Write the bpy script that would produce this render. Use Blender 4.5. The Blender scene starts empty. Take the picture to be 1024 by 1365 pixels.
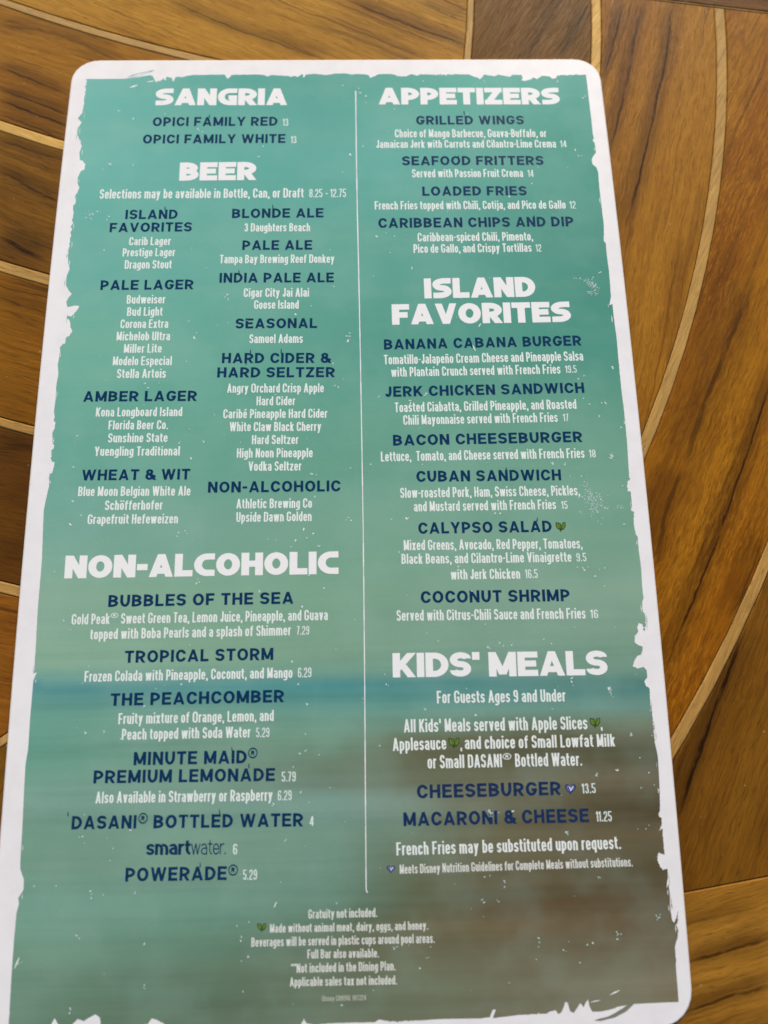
import bpy, math, random
import numpy as np
from mathutils import Vector, Matrix, geometry
random.seed(11)
rnd = random.Random(5)
SC = bpy.context.scene
COL = SC.collection

# ------------------------------------------------------------------ camera
Q = [2.90667842, -0.02423935, 0.02615928, -0.01573635, -0.01337266, 0.27530159]
ARCH = 0.0049256            # the laminated card bows up this much in the middle
CW, CL = 0.2159, 0.3556     # card width and length (8.5 x 14 in)
FOC = 1025.0
def rod(r):
    r = np.array(r); t = np.linalg.norm(r); k = r / t
    K = np.array([[0, -k[2], k[1]], [k[2], 0, -k[0]], [-k[1], k[0], 0]])
    return np.eye(3) + math.sin(t) * K + (1 - math.cos(t)) * K @ K
RR = rod(Q[:3]); TT = np.array(Q[3:6]); CAM = -RR.T @ TT
cam_d = bpy.data.cameras.new('camera'); cam = bpy.data.objects.new('camera', cam_d); COL.objects.link(cam)
m = np.eye(4); m[:3, 0] = RR[0]; m[:3, 1] = -RR[1]; m[:3, 2] = -RR[2]; m[:3, 3] = CAM
cam.matrix_world = Matrix(m.tolist())
cam_d.sensor_fit = 'VERTICAL'; cam_d.sensor_height = 36.0; cam_d.lens = 36.0 * FOC / 1365.0
cam_d.clip_start = 0.01; cam_d.clip_end = 50
cam_d.dof.use_dof = True; cam_d.dof.focus_distance = 0.275; cam_d.dof.aperture_fstop = 7.0
SC.camera = cam

# ------------------------------------------------------------------ light
SUN_EL, SUN_AZ = math.radians(34), math.radians(-17)      # light comes from beyond the top of the card
w = bpy.data.worlds.new('World'); SC.world = w; w.use_nodes = True
wn = w.node_tree.nodes; wl = w.node_tree.links
sky = wn.new('ShaderNodeTexSky'); sky.sky_type = 'NISHITA'; sky.sun_disc = False
sky.sun_elevation = SUN_EL; sky.sun_rotation = SUN_AZ
sky.air_density = 1.0; sky.dust_density = 3.0; sky.ozone_density = 0.6
bg = wn['Background']; bg.inputs['Strength'].default_value = 0.10
wl.new(sky.outputs[0], bg.inputs['Color'])
sd = bpy.data.lights.new('sun', 'SUN'); sd.energy = 2.1; sd.angle = math.radians(10); sd.color = (1.0, 0.885, 0.755)
so = bpy.data.objects.new('sun', sd); COL.objects.link(so)
dirv = Vector((math.sin(-SUN_AZ) * math.cos(SUN_EL), math.cos(SUN_AZ) * math.cos(SUN_EL), math.sin(SUN_EL)))
so.rotation_euler = dirv.to_track_quat('Z', 'Y').to_euler(); so.location = dirv * 2
SC.view_settings.view_transform = 'Standard'; SC.view_settings.look = 'None'
SC.view_settings.gamma = 1.0; SC.view_settings.use_curve_mapping = False
SC.view_settings.exposure = 0.41
SC.cycles.filter_width = 1.6      # soft phone lens

# ------------------------------------------------------------------ helpers
def zf(y):
    v = np.asarray(y) / CL + 0.5
    return ARCH * 4 * v * (1 - v)
def unproj(pts, card=True):
    px = np.atleast_2d(np.array(pts, float))
    d = np.stack([(px[:, 0] - 512) / FOC, (px[:, 1] - 682.5) / FOC, np.ones(len(px))], -1) @ RR
    z = np.zeros(len(px))
    for _ in range(7 if card else 1):
        s = (z - CAM[2]) / d[:, 2]; P = CAM + s[:, None] * d
        if card: z = zf(P[:, 1])
    return P[:, :2]
def lin(c): return tuple(((v / 255) / 12.92 if v / 255 < .04045 else ((v / 255 + .055) / 1.055) ** 2.4) for v in c)
def link_obj(name, verts, faces, mats, parent=None, mi=None, smooth=False):
    me = bpy.data.meshes.new(name); me.from_pydata([tuple(map(float, v)) for v in verts], [], [tuple(map(int, f)) for f in faces])
    for m_ in (mats if isinstance(mats, (list, tuple)) else [mats]): me.materials.append(m_)
    if mi is not None: me.polygons.foreach_set('material_index', np.array(mi, dtype=np.int32))
    if smooth: me.polygons.foreach_set('use_smooth', np.ones(len(me.polygons), dtype=bool))
    me.update()
    o = bpy.data.objects.new(name, me); COL.objects.link(o)
    if parent: o.parent = parent
    return o
def empty(name, loc, label, cat):
    o = bpy.data.objects.new(name, None); COL.objects.link(o); o.location = loc
    o['label'] = label; o['category'] = cat; return o

# ------------------------------------------------------------------ node helper
class N:
    def __init__(s, name):
        s.m = bpy.data.materials.new(name); s.m.use_nodes = True; s.t = s.m.node_tree
        s.b = s.t.nodes['Principled BSDF']
    def n(s, k, **kw):
        o = s.t.nodes.new(k)
        for a, b in kw.items(): setattr(o, a, b)
        return o
    def put(s, sock, v):
        if hasattr(v, 'is_linked') or hasattr(v, 'links'): s.t.links.new(v, sock)
        else: sock.default_value = v
    def math(s, op, a, b=0.0, c=None, clamp=False):
        o = s.n('ShaderNodeMath', operation=op); o.use_clamp = clamp
        s.put(o.inputs[0], a); s.put(o.inputs[1], b)
        if c is not None: s.put(o.inputs[2], c)
        return o.outputs[0]
    def mix(s, f, a, b, blend='MIX'):
        o = s.n('ShaderNodeMix', data_type='RGBA', blend_type=blend)
        s.put(o.inputs[0], f); s.put(o.inputs[6], a); s.put(o.inputs[7], b); return o.outputs[2]
    def noise(s, vec, scale, detail=3, rough=.55, dist=0.0):
        o = s.n('ShaderNodeTexNoise'); s.put(o.inputs['Vector'], vec); o.inputs['Scale'].default_value = scale
        o.inputs['Detail'].default_value = detail; o.inputs['Roughness'].default_value = rough
        o.inputs['Distortion'].default_value = dist; return o.outputs['Fac']
    def scale(s, vec, sx, sy, sz=1.0, loc=(0, 0, 0)):
        o = s.n('ShaderNodeMapping'); s.put(o.inputs[0], vec); o.inputs['Scale'].default_value = (sx, sy, sz)
        o.inputs['Location'].default_value = loc; return o.outputs[0]
    def rng(s, v, a, b, c=0.0, d=1.0, smooth=True):
        o = s.n('ShaderNodeMapRange', interpolation_type='SMOOTHSTEP' if smooth else 'LINEAR')
        s.put(o.inputs[0], v); o.inputs[1].default_value = a; o.inputs[2].default_value = b
        o.inputs[3].default_value = c; o.inputs[4].default_value = d; return o.outputs[0]
    def bump(s, h, strength, dist=.001):
        o = s.n('ShaderNodeBump'); s.put(o.inputs['Height'], h); o.inputs['Strength'].default_value = strength
        o.inputs['Distance'].default_value = dist; s.t.links.new(o.outputs[0], s.b.inputs['Normal'])
def rgba(c): return (c[0], c[1], c[2], 1.0)

# ------------------------------------------------------------------ wood
def wood(name, base, dark, light, seed, streaks=(), bend=0.0, ripple=0.0, mottled=0.35, rough=.42, vein=.5, lines=.55):
    """x runs along the grain of the plank's own frame."""
    k = N(name); tc = k.n('ShaderNodeTexCoord').outputs['Object']
    sep = k.n('ShaderNodeSeparateXYZ'); k.put(sep.inputs[0], tc); x, y, z = sep.outputs
    wig = k.noise(k.scale(tc, 22, 40, 1, (seed, 0, 0)), 1.0, 3, .6)
    wig2 = k.noise(k.scale(tc, 150, 220, 1, (0, seed, 0)), 1.0, 2, .6)
    y2 = k.math('ADD', y, k.math('MULTIPLY', k.math('SUBTRACT', wig, .5), .0045))
    y2 = k.math('ADD', y2, k.math('MULTIPLY', k.math('SUBTRACT', wig2, .5), .0014))
    if bend: y2 = k.math('SUBTRACT', y2, k.math('MULTIPLY', k.math('MULTIPLY', x, x), bend))
    cmb = k.n('ShaderNodeCombineXYZ'); k.put(cmb.inputs[0], x); k.put(cmb.inputs[1], y2); cmb.inputs[2].default_value = seed
    g = cmb.outputs[0]
    big = k.noise(k.scale(g, 5, 42, 1, (seed * 1.3, seed, 0)), 1.0, 3, .55)
    mid = k.noise(k.scale(g, 9, 190, 1, (seed, 0, 0)), 1.0, 4, .6)
    fib = k.noise(k.scale(g, 75, 1500, 1, (0, seed, 0)), 1.0, 4, .7)
    pore = k.noise(k.scale(g, 190, 2300, 1, (seed, seed, 0)), 1.0, 2, .5)
    blot = k.noise(k.scale(g, 60, 110, 1, (seed * 2, 0, 0)), 1.0, 4, .65)
    col = k.mix(k.rng(big, .32, .68), rgba(base), rgba(light))
    col = k.mix(k.math('MULTIPLY', k.rng(mid, .50, .70), vein), col, rgba(dark))
    col = k.mix(k.math('MULTIPLY', k.rng(blot, .48, .72), mottled), col, rgba(tuple(.55 * a + .45 * b for a, b in zip(dark, base))))
    ln = k.noise(k.scale(g, 6, 560, 1, (seed, 7, 0)), 1.0, 3, .6); lm = k.rng(k.noise(k.scale(g, 14, 70, 1, (seed, 2, 0)), 1.0, 2, .6), .42, .60)
    col = k.mix(k.math('MULTIPLY', k.rng(ln, .56, .66, 0.0, lines), lm), col, rgba(tuple(.6 * a for a in dark)))
    fine = k.noise(k.scale(g, 28, 620, 1, (seed, 5, 0)), 1.0, 5, .72)
    col = k.mix(k.rng(fine, .52, .72, 0.0, .50), col, rgba(tuple(.7 * a for a in dark)))
    col = k.mix(k.rng(fine, .46, .30, 0.0, .30), col, rgba(tuple(min(.9, a * 1.25) for a in light)))
    col = k.mix(k.rng(fib, .30, .75, 0.0, .68, False), col, rgba(tuple(a * .38 for a in base)))
    col = k.mix(k.rng(pore, .60, .70, 0.0, .55), col, rgba(tuple(a * .30 for a in base)))
    if ripple:
        rp = k.noise(k.scale(g, 210, 1150, 1, (seed, 3, 0)), 1.0, 3, .65, .35)
        pt = k.rng(k.noise(k.scale(g, 30, 55, 1, (seed, 9, 0)), 1.0, 3, .6), .36, .62, .25, 1.0)
        col = k.mix(k.math('MULTIPLY', k.rng(rp, .48, .70, 0.0, ripple), pt), col, rgba(tuple(min(.9, a * 1.35) for a in light)))
        col = k.mix(k.math('MULTIPLY', k.rng(rp, .50, .32, 0.0, ripple), pt), col, rgba(tuple(a * .40 for a in base)))
    dst = k.noise(k.scale(tc, 1, 1, 1, (seed, 4, 0)), 620.0, 1, .5)
    col = k.mix(k.rng(dst, .775, .81, 0.0, .55), col, rgba((.50, .42, .30)))
    sfac = None
    for (a, b, c, x0, x1, wd, st) in streaks:
        wd = wd * .72
        wd = max(wd, .0009)
        yy = k.math('MULTIPLY_ADD', x, k.math('MULTIPLY_ADD', x, c, b), a)
        dd = k.math('SUBTRACT', y2, yy)
        core = k.rng(k.math('ABSOLUTE', dd), wd, wd * .25)
        halo = k.math('MULTIPLY', k.rng(k.math('ABSOLUTE', k.math('SUBTRACT', dd, wd * 1.3)), wd * 7.0, 0.0), .55)
        e = max(.006, (x1 - x0) * .16)
        fade = k.math('MULTIPLY', k.rng(x, x0 - e, x0 + e), k.rng(x, x1 + e, x1 - e))
        brk = k.rng(k.noise(k.scale(tc, 90, 500, 1, (a * 900, seed, 0)), 1.0, 3, .7), .30, .52, .60, 1.0)
        f = k.math('MULTIPLY', k.math('MULTIPLY', k.math('MAXIMUM', k.math('MULTIPLY', core, brk), halo), fade), st)
        sfac = f if sfac is None else k.math('MAXIMUM', sfac, f)
    if sfac is not None:
        col = k.mix(sfac, col, rgba(tuple(a * .30 for a in dark)))
    k.put(k.b.inputs['Base Color'], col)
    k.put(k.b.inputs['Roughness'], k.rng(fib, .3, .7, rough - .04, rough + .16, False))
    k.b.inputs['Specular IOR Level'].default_value = .07
    hgt = k.math('SUBTRACT', k.math('MULTIPLY', fib, .5), k.math('MULTIPLY', k.rng(pore, .58, .72), .6))
    k.bump(hgt, .35, .00025)
    return k.m

TC = np.array([-0.33, 0.23])     # common centre of the curved rings
def arcpts(r, a0, a1, n): return [TC + r * np.array([math.cos(t), math.sin(t)]) for t in np.linspace(a0, a1, n)]
def clip_half(poly, p0, nrm):
    out = []
    for i in range(len(poly)):
        a, b = poly[i - 1], poly[i]; da = np.dot(a - p0, nrm); db = np.dot(b - p0, nrm)
        if (da < 0) != (db < 0): out.append(a + (b - a) * (da / (da - db)))
        if db >= 0: out.append(b)
    return out
def slab(name, poly, grain, origin, mat, parent, thick=.012, ztop=0.0, ch=.00035):
    """tabletop piece: flat top with a worn, slightly rounded rim, in a frame whose x runs along the grain"""
    P = np.array(poly); n = len(P)
    keep = [i for i in range(n) if np.hypot(*(P[i] - P[i - 1])) > 2e-4]; P = P[keep]; n = len(P)
    area = .5 * np.sum(P[:, 0] * np.roll(P[:, 1], -1) - P[:, 1] * np.roll(P[:, 0], -1))
    if area < 0: P = P[::-1]
    e = np.roll(P, -1, 0) - P; e /= np.linalg.norm(e, axis=1)[:, None]
    nn = np.stack([-e[:, 1], e[:, 0]], 1); nv = nn + np.roll(nn, 1, 0); nv /= np.maximum(np.linalg.norm(nv, axis=1)[:, None], 1e-6)
    cs = np.clip((nv * nn).sum(1), .5, 1); off = nv / cs[:, None]
    ang = math.atan2(grain[1], grain[0]); c, s = math.cos(ang), math.sin(ang)
    def loc(p2): q = p2 - np.array(origin); return np.stack([q[:, 0] * c + q[:, 1] * s, -q[:, 0] * s + q[:, 1] * c], 1)
    A = loc(P + off * (ch + .00012)); B = loc(P + off * .00012)
    V = [(x, y, 0) for x, y in A] + [(x, y, -ch * .8) for x, y in B] + [(x, y, -thick) for x, y in B]
    F = [list(range(n))]
    for i in range(n):
        j = (i + 1) % n; F += [[n + i, n + j, j, i], [2 * n + i, 2 * n + j, n + j, n + i]]
    F.append(list(range(3 * n - 1, 2 * n - 1, -1)))
    o = link_obj(name, V, F, mat, parent)
    o.location = (origin[0], origin[1], ztop); o.rotation_euler = (0, 0, ang)
    return o, loc
def streakfit(pxs, origin, grain, wd, st):
    ang = math.atan2(grain[1], grain[0]); c, s = math.cos(ang), math.sin(ang)
    q = unproj(pxs, False) - np.array(origin); X = q[:, 0] * c + q[:, 1] * s; Y = -q[:, 0] * s + q[:, 1] * c
    deg = 2 if len(pxs) > 3 else 1
    cf = np.polyfit(X, Y, deg); cf = [0] * (3 - len(cf)) + list(cf)
    return (cf[2], cf[1], cf[0], X.min(), X.max(), wd, st)

table = empty('table', (0, 0, -0.0010), 'varnished teak tabletop of curved brown planks parted by pale inlay strips, under the menu', 'table')
TZ = 0.0
def dirpx(a, b):
    p = unproj([a, b], False); d = p[1] - p[0]; return d / np.linalg.norm(d)
L0 = unproj([(898, 0), (956, 8), (1024, 15)], False)   # straight joint at the top right
L1 = unproj([(914, 1191), (1024, 1170)], False)        # straight joint at the lower right
def halfplane(a, b, inside):
    d = b - a; nrm = np.array([-d[1], d[0]]); nrm /= np.linalg.norm(nrm)
    if np.dot(inside - a, nrm) < 0: nrm = -nrm
    return a, nrm
mid_pt = np.array([0.1, 0.05])
HT = halfplane(L0[0], L0[2], mid_pt); HB = halfplane(L1[0], L1[1], mid_pt)

G1 = lin  # colours below are albedos written as sRGB triples
def wmat(name, base, dark, light, seed, mul=(1, 1, 1), **kw):
    blue = .93 if name.startswith('inlay') else .78
    sc_ = lambda c: lin([a * b * g_ for a, b, g_ in zip(c, mul, (.99, 1.035, blue))])
    return wood(name, sc_(base), sc_(dark), sc_(light), seed, **kw)

rings = [(.3856, .3885, .4383), (.4424, .4424, .4907), (.4951, .4951, .5457), (.5499, .5499, .6010), (.6055, .6055, .66)]
ring_edges = [.3856, .3885, .4383, .4424, .4907, .4951, .5457, .5499, .6010, .6052, .660]
A0, A1 = -math.radians(108), math.radians(75)
streak_px = {
 0: [([(747, 71), (765, 40), (782, 9)], .0006, .8), ([(700, 80), (740, 10), (760, -30)], .0005, .5)],
 1: [([(831, 0), (824, 30), (818, 59), (804.6, 95)], .0008, 1.0), ([(842, 0), (834, 30), (826, 59), (810, 95)], .0007, .6),
     ([(859.5, 0), (844.6, 68), (834, 113), (824, 155), (816, 195)], .0008, .95),
     ([(898, 6), (889, 59), (880, 113), (868, 178), (851.5, 243), (837, 293)], .0008, 1.0),
     ([(912, 330), (905, 400), (890, 470)], .0012, .35)],
 2: [([(1004, 380), (977, 443), (960, 489), (939.6, 543), (918.7, 610)], .0030, .75),
     ([(912, 625), (897, 657), (882, 722), (876, 743)], .0026, .75),
     ([(1040, 480), (1019, 530), (1010, 568), (998, 606), (973, 667), (954, 730), (925.7, 800), (904.8, 853), (893, 878)], .0013, .95),
     ([(1021, 707), (1008, 745), (998, 771), (980, 815)], .0009, .7), ([(985, 330), (955, 420), (930, 480)], .0016, .4)],
 3: [([(990, 850), (986, 865), (973, 889), (963, 924), (952, 954), (942, 985), (929, 1021), (916, 1055), (906, 1088)], .0017, 1.0)],
}
cols = [
 dict(base=(116, 75, 26), dark=(74, 42, 10), light=(132, 88, 34)),
 dict(base=(188, 124, 50), dark=(120, 66, 20), light=(208, 146, 70), mul=(.86, .82, .62)),
 dict(base=(176, 104, 26), dark=(106, 58, 14), light=(200, 132, 50), mul=(.86, .84, .60)),
 dict(base=(158, 94, 30), dark=(98, 54, 20), light=(176, 112, 44), mul=(.76, .77, .66)),
 dict(base=(150, 92, 36), dark=(88, 50, 20), light=(166, 108, 50))]
ring_grain_px = [((700, 80), (745, 10)), ((851, 243), (889, 59)), ((925, 800), (998, 606)), ((929, 1021), (963, 924)), ((980, 1100), (1010, 1040))]
inlay_cols = [(196, 150, 100), (232, 178, 108), (196, 148, 92), (184, 136, 80), (190, 142, 88)]
inlay_mats = [wmat('inlay_wood_%d' % i, c, tuple(int(v * .78) for v in c), tuple(min(255, int(v * 1.05)) for v in c), 40 + i * 3.1,
                   mottled=.38, vein=.35, rough=.4, lines=.3) for i, c in enumerate(inlay_cols)]
def clipring(poly, top=True, bot=True):
    if top: poly = clip_half(poly, *HT)
    if poly and bot: poly = clip_half(poly, *HB)
    return poly
for i in range(5):
    ri, ro = ring_edges[2 * i + 1], ring_edges[2 * i + 2] if 2 * i + 2 < len(ring_edges) else .66
    poly = arcpts(ri, A0, A1, 90) + arcpts(ro, A1, A0, 90)
    poly = clipring(poly)
    ga, gb = ring_grain_px[i]; g = dirpx(ga, gb); org = unproj([((ga[0] + gb[0]) / 2, (ga[1] + gb[1]) / 2)], False)[0]
    st = [streakfit(p, org, g, wd, s_) for p, wd, s_ in streak_px.get(i, [])]
    mt = wmat('teak_ring_%d' % i, **cols[i], seed=3.7 * i + 1.3, streaks=st, ripple=(.0, .22, .40, .15, .2)[i], mottled=(.4, .25, .45, .4, .4)[i])
    slab('plank', poly, g, org, mt, table)
    # pale inlay strip on the inner side of the ring
    r0, r1 = ring_edges[2 * i], ring_edges[2 * i + 1]
    poly = clipring(arcpts(r0, A0, A1, 90) + arcpts(r1, A1, A0, 90))
    g2 = dirpx((850, 600), (920, 450)) if i else dirpx((622, 80), (624, 0))
    slab('inlay_strip', poly, g2, org, inlay_mats[i], table)
# beyond the straight joints
def half_poly(a, b, side, width, ext=1.0):
    d = (b - a) / np.linalg.norm(b - a); n_ = np.array([-d[1], d[0]])
    if np.dot(n_, side) < 0: n_ = -n_
    return d, n_
d, n_ = half_poly(L0[0], L0[2], np.array([0, 1]), .1)
base_pt = L0[0]
g_st = [(.012, 0, 0, -.2, .25, .002, .6)]
mt = wmat('teak_top_end', (120, 74, 34), (70, 38, 14), (140, 90, 44), 77.0, streaks=[(.006, .02, 0, -.2, .3, .0012, .8)])
slab('inlay_strip', [base_pt - d * .12, base_pt + d * .5, base_pt + d * .5 + n_ * .0009, base_pt - d * .12 + n_ * .0009], d, base_pt, inlay_mats[0], table, ch=.0002)
slab('plank', [base_pt - d * .12 + n_ * .0009, base_pt + d * .5 + n_ * .0009, base_pt + d * .5 + n_ * .055, base_pt - d * .12 + n_ * .055], d, base_pt, mt, table)
mt2 = wmat('teak_top_end_far', (150, 96, 44), (88, 50, 20), (170, 112, 56), 81.0)
slab('plank', [base_pt - d * .12 + n_ * .055, base_pt + d * .5 + n_ * .055, base_pt + d * .5 + n_ * .11, base_pt - d * .12 + n_ * .11], d, base_pt, mt2, table)
d, n_ = half_poly(L1[0], L1[1], np.array([0, -1]), .1); bp = L1[0]
g = dirpx((921, 1290), (1024, 1252)); org = unproj([(970, 1280)], False)[0]
st = [streakfit(p, org, g, wd, s_) for p, wd, s_ in [
    ([(921, 1286), (960, 1273), (993, 1261), (1024, 1249.5)], .0011, .9), ([(917, 1352), (960, 1333), (993, 1323), (1024, 1312)], .0012, .9),
    ([(915, 1236), (960, 1226), (1000, 1214)], .0008, .45), ([(930, 1390), (980, 1380), (1040, 1360)], .0012, .7)]]
mt = wmat('teak_lower_end', (158, 104, 44), (98, 56, 20), (180, 124, 60), 55.0, streaks=st)
w0 = 0
for k_, (w1, mm) in enumerate([(.056, mt), (.114, mt2), (.172, mt)]):
    slab('plank', [bp - d * .75 - n_ * -w0, bp + d * .4 + n_ * w0, bp + d * .4 + n_ * w1, bp - d * .75 + n_ * w1], g, org, mm, table); w0 = w1

# left family: gently sagging strips that stop at the innermost ring
R_IN = .3856
SX = [(-.131, .2078, -.0), ]
strip_px = [
 ([(30, 0), (100, 25), (150, 41), (207, 59), (256, 72)], [(0, 2), (50, 17), (100, 35), (150, 52), (200, 69), (240, 79)]),
 ([(0, 158), (44, 173), (85, 185)], [(0, 172), (44, 187), (82, 198)]),
 ([(0, 345), (29, 354), (67, 364.5)], [(0, 360), (63, 380)]),
 ([(0, 555), (44, 567)], [(0, 568.7), (43.5, 580)]),
 ([(0, 773.7), (26, 780.7)], [(0, 791), (25, 796)])]
X0 = -.12; CUR = .85; slopes = [-.385, -.365, -.33, -.295, -.27]
curves = []
for (u, l), s_ in zip(strip_px, slopes):
    cc = []
    for q in (u, l):
        P = unproj(q, False)
        y0 = np.mean(P[:, 1] - s_ * (P[:, 0] - X0) - CUR * (P[:, 0] - X0) ** 2); cc.append((y0, s_))
    curves.append(cc)
for k_ in range(1, 5): curves.append([(curves[4][0][0] - .0605 * k_, -.27 + .02 * k_), (curves[4][1][0] - .0605 * k_, -.27 + .02 * k_)])
curves.insert(0, [(curves[0][0][0] + .066, -.41), (curves[0][1][0] + .066, -.41)])
curves.insert(0, [(curves[0][0][0] + .066, -.44), (curves[0][1][0] + .066, -.44)])
def curve_pts(c):
    xs = np.linspace(-.45, .10, 140); ys = c[0] + c[1] * (xs - X0) + CUR * (xs - X0) ** 2
    P = np.stack([xs, ys], 1); r = np.hypot(*(P - TC).T)
    ok = r < R_IN; P = P[ok]
    # continue exactly to the ring
    i = np.where(ok)[0][-1]; a, b = np.array([xs[i], ys[i]]), np.array([xs[min(i + 1, 139)], ys[min(i + 1, 139)]])
    for _ in range(30):
        m_ = (a + b) / 2
        if np.hypot(*(m_ - TC)) < R_IN: a = m_
        else: b = m_
    return list(P) + [a]
def between(c1, c2):
    a, b = curve_pts(c1), curve_pts(c2)
    ta = math.atan2(*(a[-1] - TC)[::-1]); tb = math.atan2(*(b[-1] - TC)[::-1])
    arc = arcpts(R_IN, ta, tb, 14)[1:-1]
    return a + arc + b[::-1]
left_cols = [
 dict(base=(176, 120, 58), dark=(110, 64, 26), light=(198, 140, 74)),
 dict(base=(192, 132, 62), dark=(128, 76, 30), light=(212, 154, 82), mul=(.93, .91, .80)),   # plank above the first strip
 dict(base=(158, 98, 38), dark=(94, 52, 18), light=(176, 116, 52), mul=(.95, .95, .75)),
 dict(base=(142, 86, 34), dark=(84, 46, 16), light=(172, 110, 44), mul=(.84, .86, .66)),
 dict(base=(150, 92, 34), dark=(90, 50, 16), light=(164, 102, 36), mul=(.92, .93, .68)),
 dict(base=(118, 70, 28), dark=(66, 36, 12), light=(132, 80, 34), mul=(.86, .86, .62)),
 dict(base=(150, 90, 34), dark=(84, 46, 16), light=(150, 90, 34))]
left_streaks = {
 1: [([(227, 0), (262, 14), (317, 35), (360, 53), (419, 72)], .0009, .75), ([(466, 0), (500, 13), (532, 27), (600, 51), (625, 59)], .0012, 1.0),
     ([(419, 31), (460, 44), (512, 62), (560, 84)], .0026, .5), ([(240, 5), (330, 32), (440, 70)], .0007, .35), ([(560, 0), (600, 14), (625, 22)], .0006, .6)],
 2: [([(0, 30), (60, 42), (100, 52), (145, 75)], .0016, .6), ([(0, 90), (45, 106), (85, 122)], .0008, .85), ([(0, 118), (45, 135), (90, 150)], .0009, .9),
     ([(0, 133), (45, 150), (88, 165)], .0011, 1.0), ([(0, 152), (40, 166), (80, 182)], .0008, .8), ([(40, 34), (80, 50), (120, 60)], .0010, .5)],
 3: [([(0, 229), (45, 250), (75, 265)], .0009, .8), ([(2, 317), (20, 326), (52, 341)], .0026, 1.0), ([(30, 314), (55, 324), (70, 330)], .0005, .7), ([(0, 184), (40, 199), (80, 210)], .0007, .7)],
 4: [([(0, 396), (20, 402), (60, 418)], .0012, .65), ([(5, 412), (35, 428), (55, 440)], .0014, .5), ([(0, 545), (40, 557)], .0006, .4)],
 5: [([(0, 590), (40, 597)], .003, .6), ([(0, 660), (35, 668)], .003, .4), ([(0, 740), (30, 747)], .002, .5)],
 6: [([(0, 835), (20, 840)], .002, .4), ([(0, 905), (14, 908)], .0022, .5)]}
for k_ in range(len(curves) - 1):
    ci = min(k_, 6); ll = left_cols[ci if k_ < 7 else 5]
    poly = between(curves[k_][1], curves[k_ + 1][0])
    s_ = (curves[k_][1][1] + curves[k_ + 1][0][1]) / 2
    org = np.array([X0, (curves[k_][1][0] + curves[k_ + 1][0][0]) / 2])
    slope_here = {1: -.50, 3: -.44}.get(k_, s_)
    g = np.array([1, slope_here]); g = g / np.linalg.norm(g)
    st = [streakfit(p, org, g, wd, q) for p, wd, q in left_streaks.get(k_, [])]
    mt = wmat('teak_left_%d' % k_, **ll, seed=11.3 + 4.1 * k_, streaks=st, bend=0.0, mottled=.32, vein=.32, lines=.75)
    slab('plank', clip_half(clip_half(poly, *HB), np.array([0, .36]), np.array([0, -1])), g, org, mt, table)
for k_, cc in enumerate(curves):
    poly = between(cc[0], cc[1]); org = np.array([X0, cc[0][0]])
    poly = clip_half(clip_half(poly, *HB), np.array([0, .36]), np.array([0, -1]))
    g = np.array([1, cc[0][1]]); g = g / np.linalg.norm(g)
    if len(poly) > 3: slab('inlay_strip', poly, g, org, inlay_mats[(k_ + 3) % 5], table)
# dark glue line in the joints
kj = N('joint_filler'); kj.b.inputs['Roughness'].default_value = .8
kj.put(kj.b.inputs['Base Color'], kj.mix(kj.noise(kj.n('ShaderNodeTexCoord').outputs['Object'], 900, 3), rgba(lin((46, 26, 12))), rgba(lin((92, 58, 30)))))
Vv = [(-.47, -.36, -.0009), (.47, -.36, -.0009), (.47, .38, -.0009), (-.47, .38, -.0009)]
Vb = [(x, y, -.02) for x, y, _ in Vv]
link_obj('backing_board', Vv + Vb, [(0, 1, 2, 3), (7, 6, 5, 4), (0, 4, 5, 1), (1, 5, 6, 2), (2, 6, 7, 3), (3, 7, 4, 0)], kj.m, table)

# ------------------------------------------------------------------ menu card
menu = empty('menu', (0, 0, 0), 'laminated menu card with white border and faded sea print, lying on the teak table', 'menu')
def card_surface(poly, step=.005, skip=None):
    """triangulate a closed outline with interior grid points, returns 2-D verts and faces"""
    poly = [np.array(p, float) for p in poly]
    n = len(poly); P = np.array(poly); pts = [Vector(p) for p in poly]
    xs = np.arange(P[:, 0].min() + step / 2, P[:, 0].max(), step); ys = np.arange(P[:, 1].min() + step / 2, P[:, 1].max(), step)
    for x in xs:
        for y in ys: pts.append(Vector((x, y)))
    vs, es, fs, *_ = geometry.delaunay_2d_cdt(pts, [], [list(range(n))], 1, 1e-7)
    return np.array([(v.x, v.y) for v in vs]), [list(f) for f in fs]
def lift(P2, off):
    P2 = np.asarray(P2); return np.c_[P2, zf(P2[:, 1]) + off]

def rrect(x0, y0, x1, y1, r, n=14, seg=40):
    out = []
    for cx, cy, a in ((x1 - r, y1 - r, 0), (x0 + r, y1 - r, 90), (x0 + r, y0 + r, 180), (x1 - r, y0 + r, 270)):
        for i in range(n + 1):
            t = math.radians(a + 90 * i / n); out.append((cx + r * math.cos(t), cy + r * math.sin(t)))
    res = []
    for i in range(len(out)):
        a, b = np.array(out[i]), np.array(out[(i + 1) % len(out)]); L = np.hypot(*(b - a)); k = max(1, int(L / .006))
        for j in range(k): res.append(a + (b - a) * j / k)
    return res
kc = N('laminated_white_card')
tc = kc.n('ShaderNodeTexCoord').outputs['Object']
cn = kc.noise(tc, 120, 4, .6); spk = kc.noise(tc, 900, 2, .5)
cc_ = kc.mix(kc.rng(cn, .35, .7), rgba((.80, .80, .80)), rgba((.76, .755, .755)))
kc.put(kc.b.inputs['Base Color'], kc.mix(kc.rng(spk, .74, .80, 0, .35), cc_, rgba((.45, .42, .42))))
kc.b.inputs['Roughness'].default_value = .40; kc.b.inputs['Specular IOR Level'].default_value = .10
kc.bump(kc.noise(tc, 260, 3, .5), .06, .0004)
ke = N('laminate_rim'); ke.b.inputs['Base Color'].default_value = (.82, .78, .72, 1); ke.b.inputs['Roughness'].default_value = .3
TH = .0009
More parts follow.
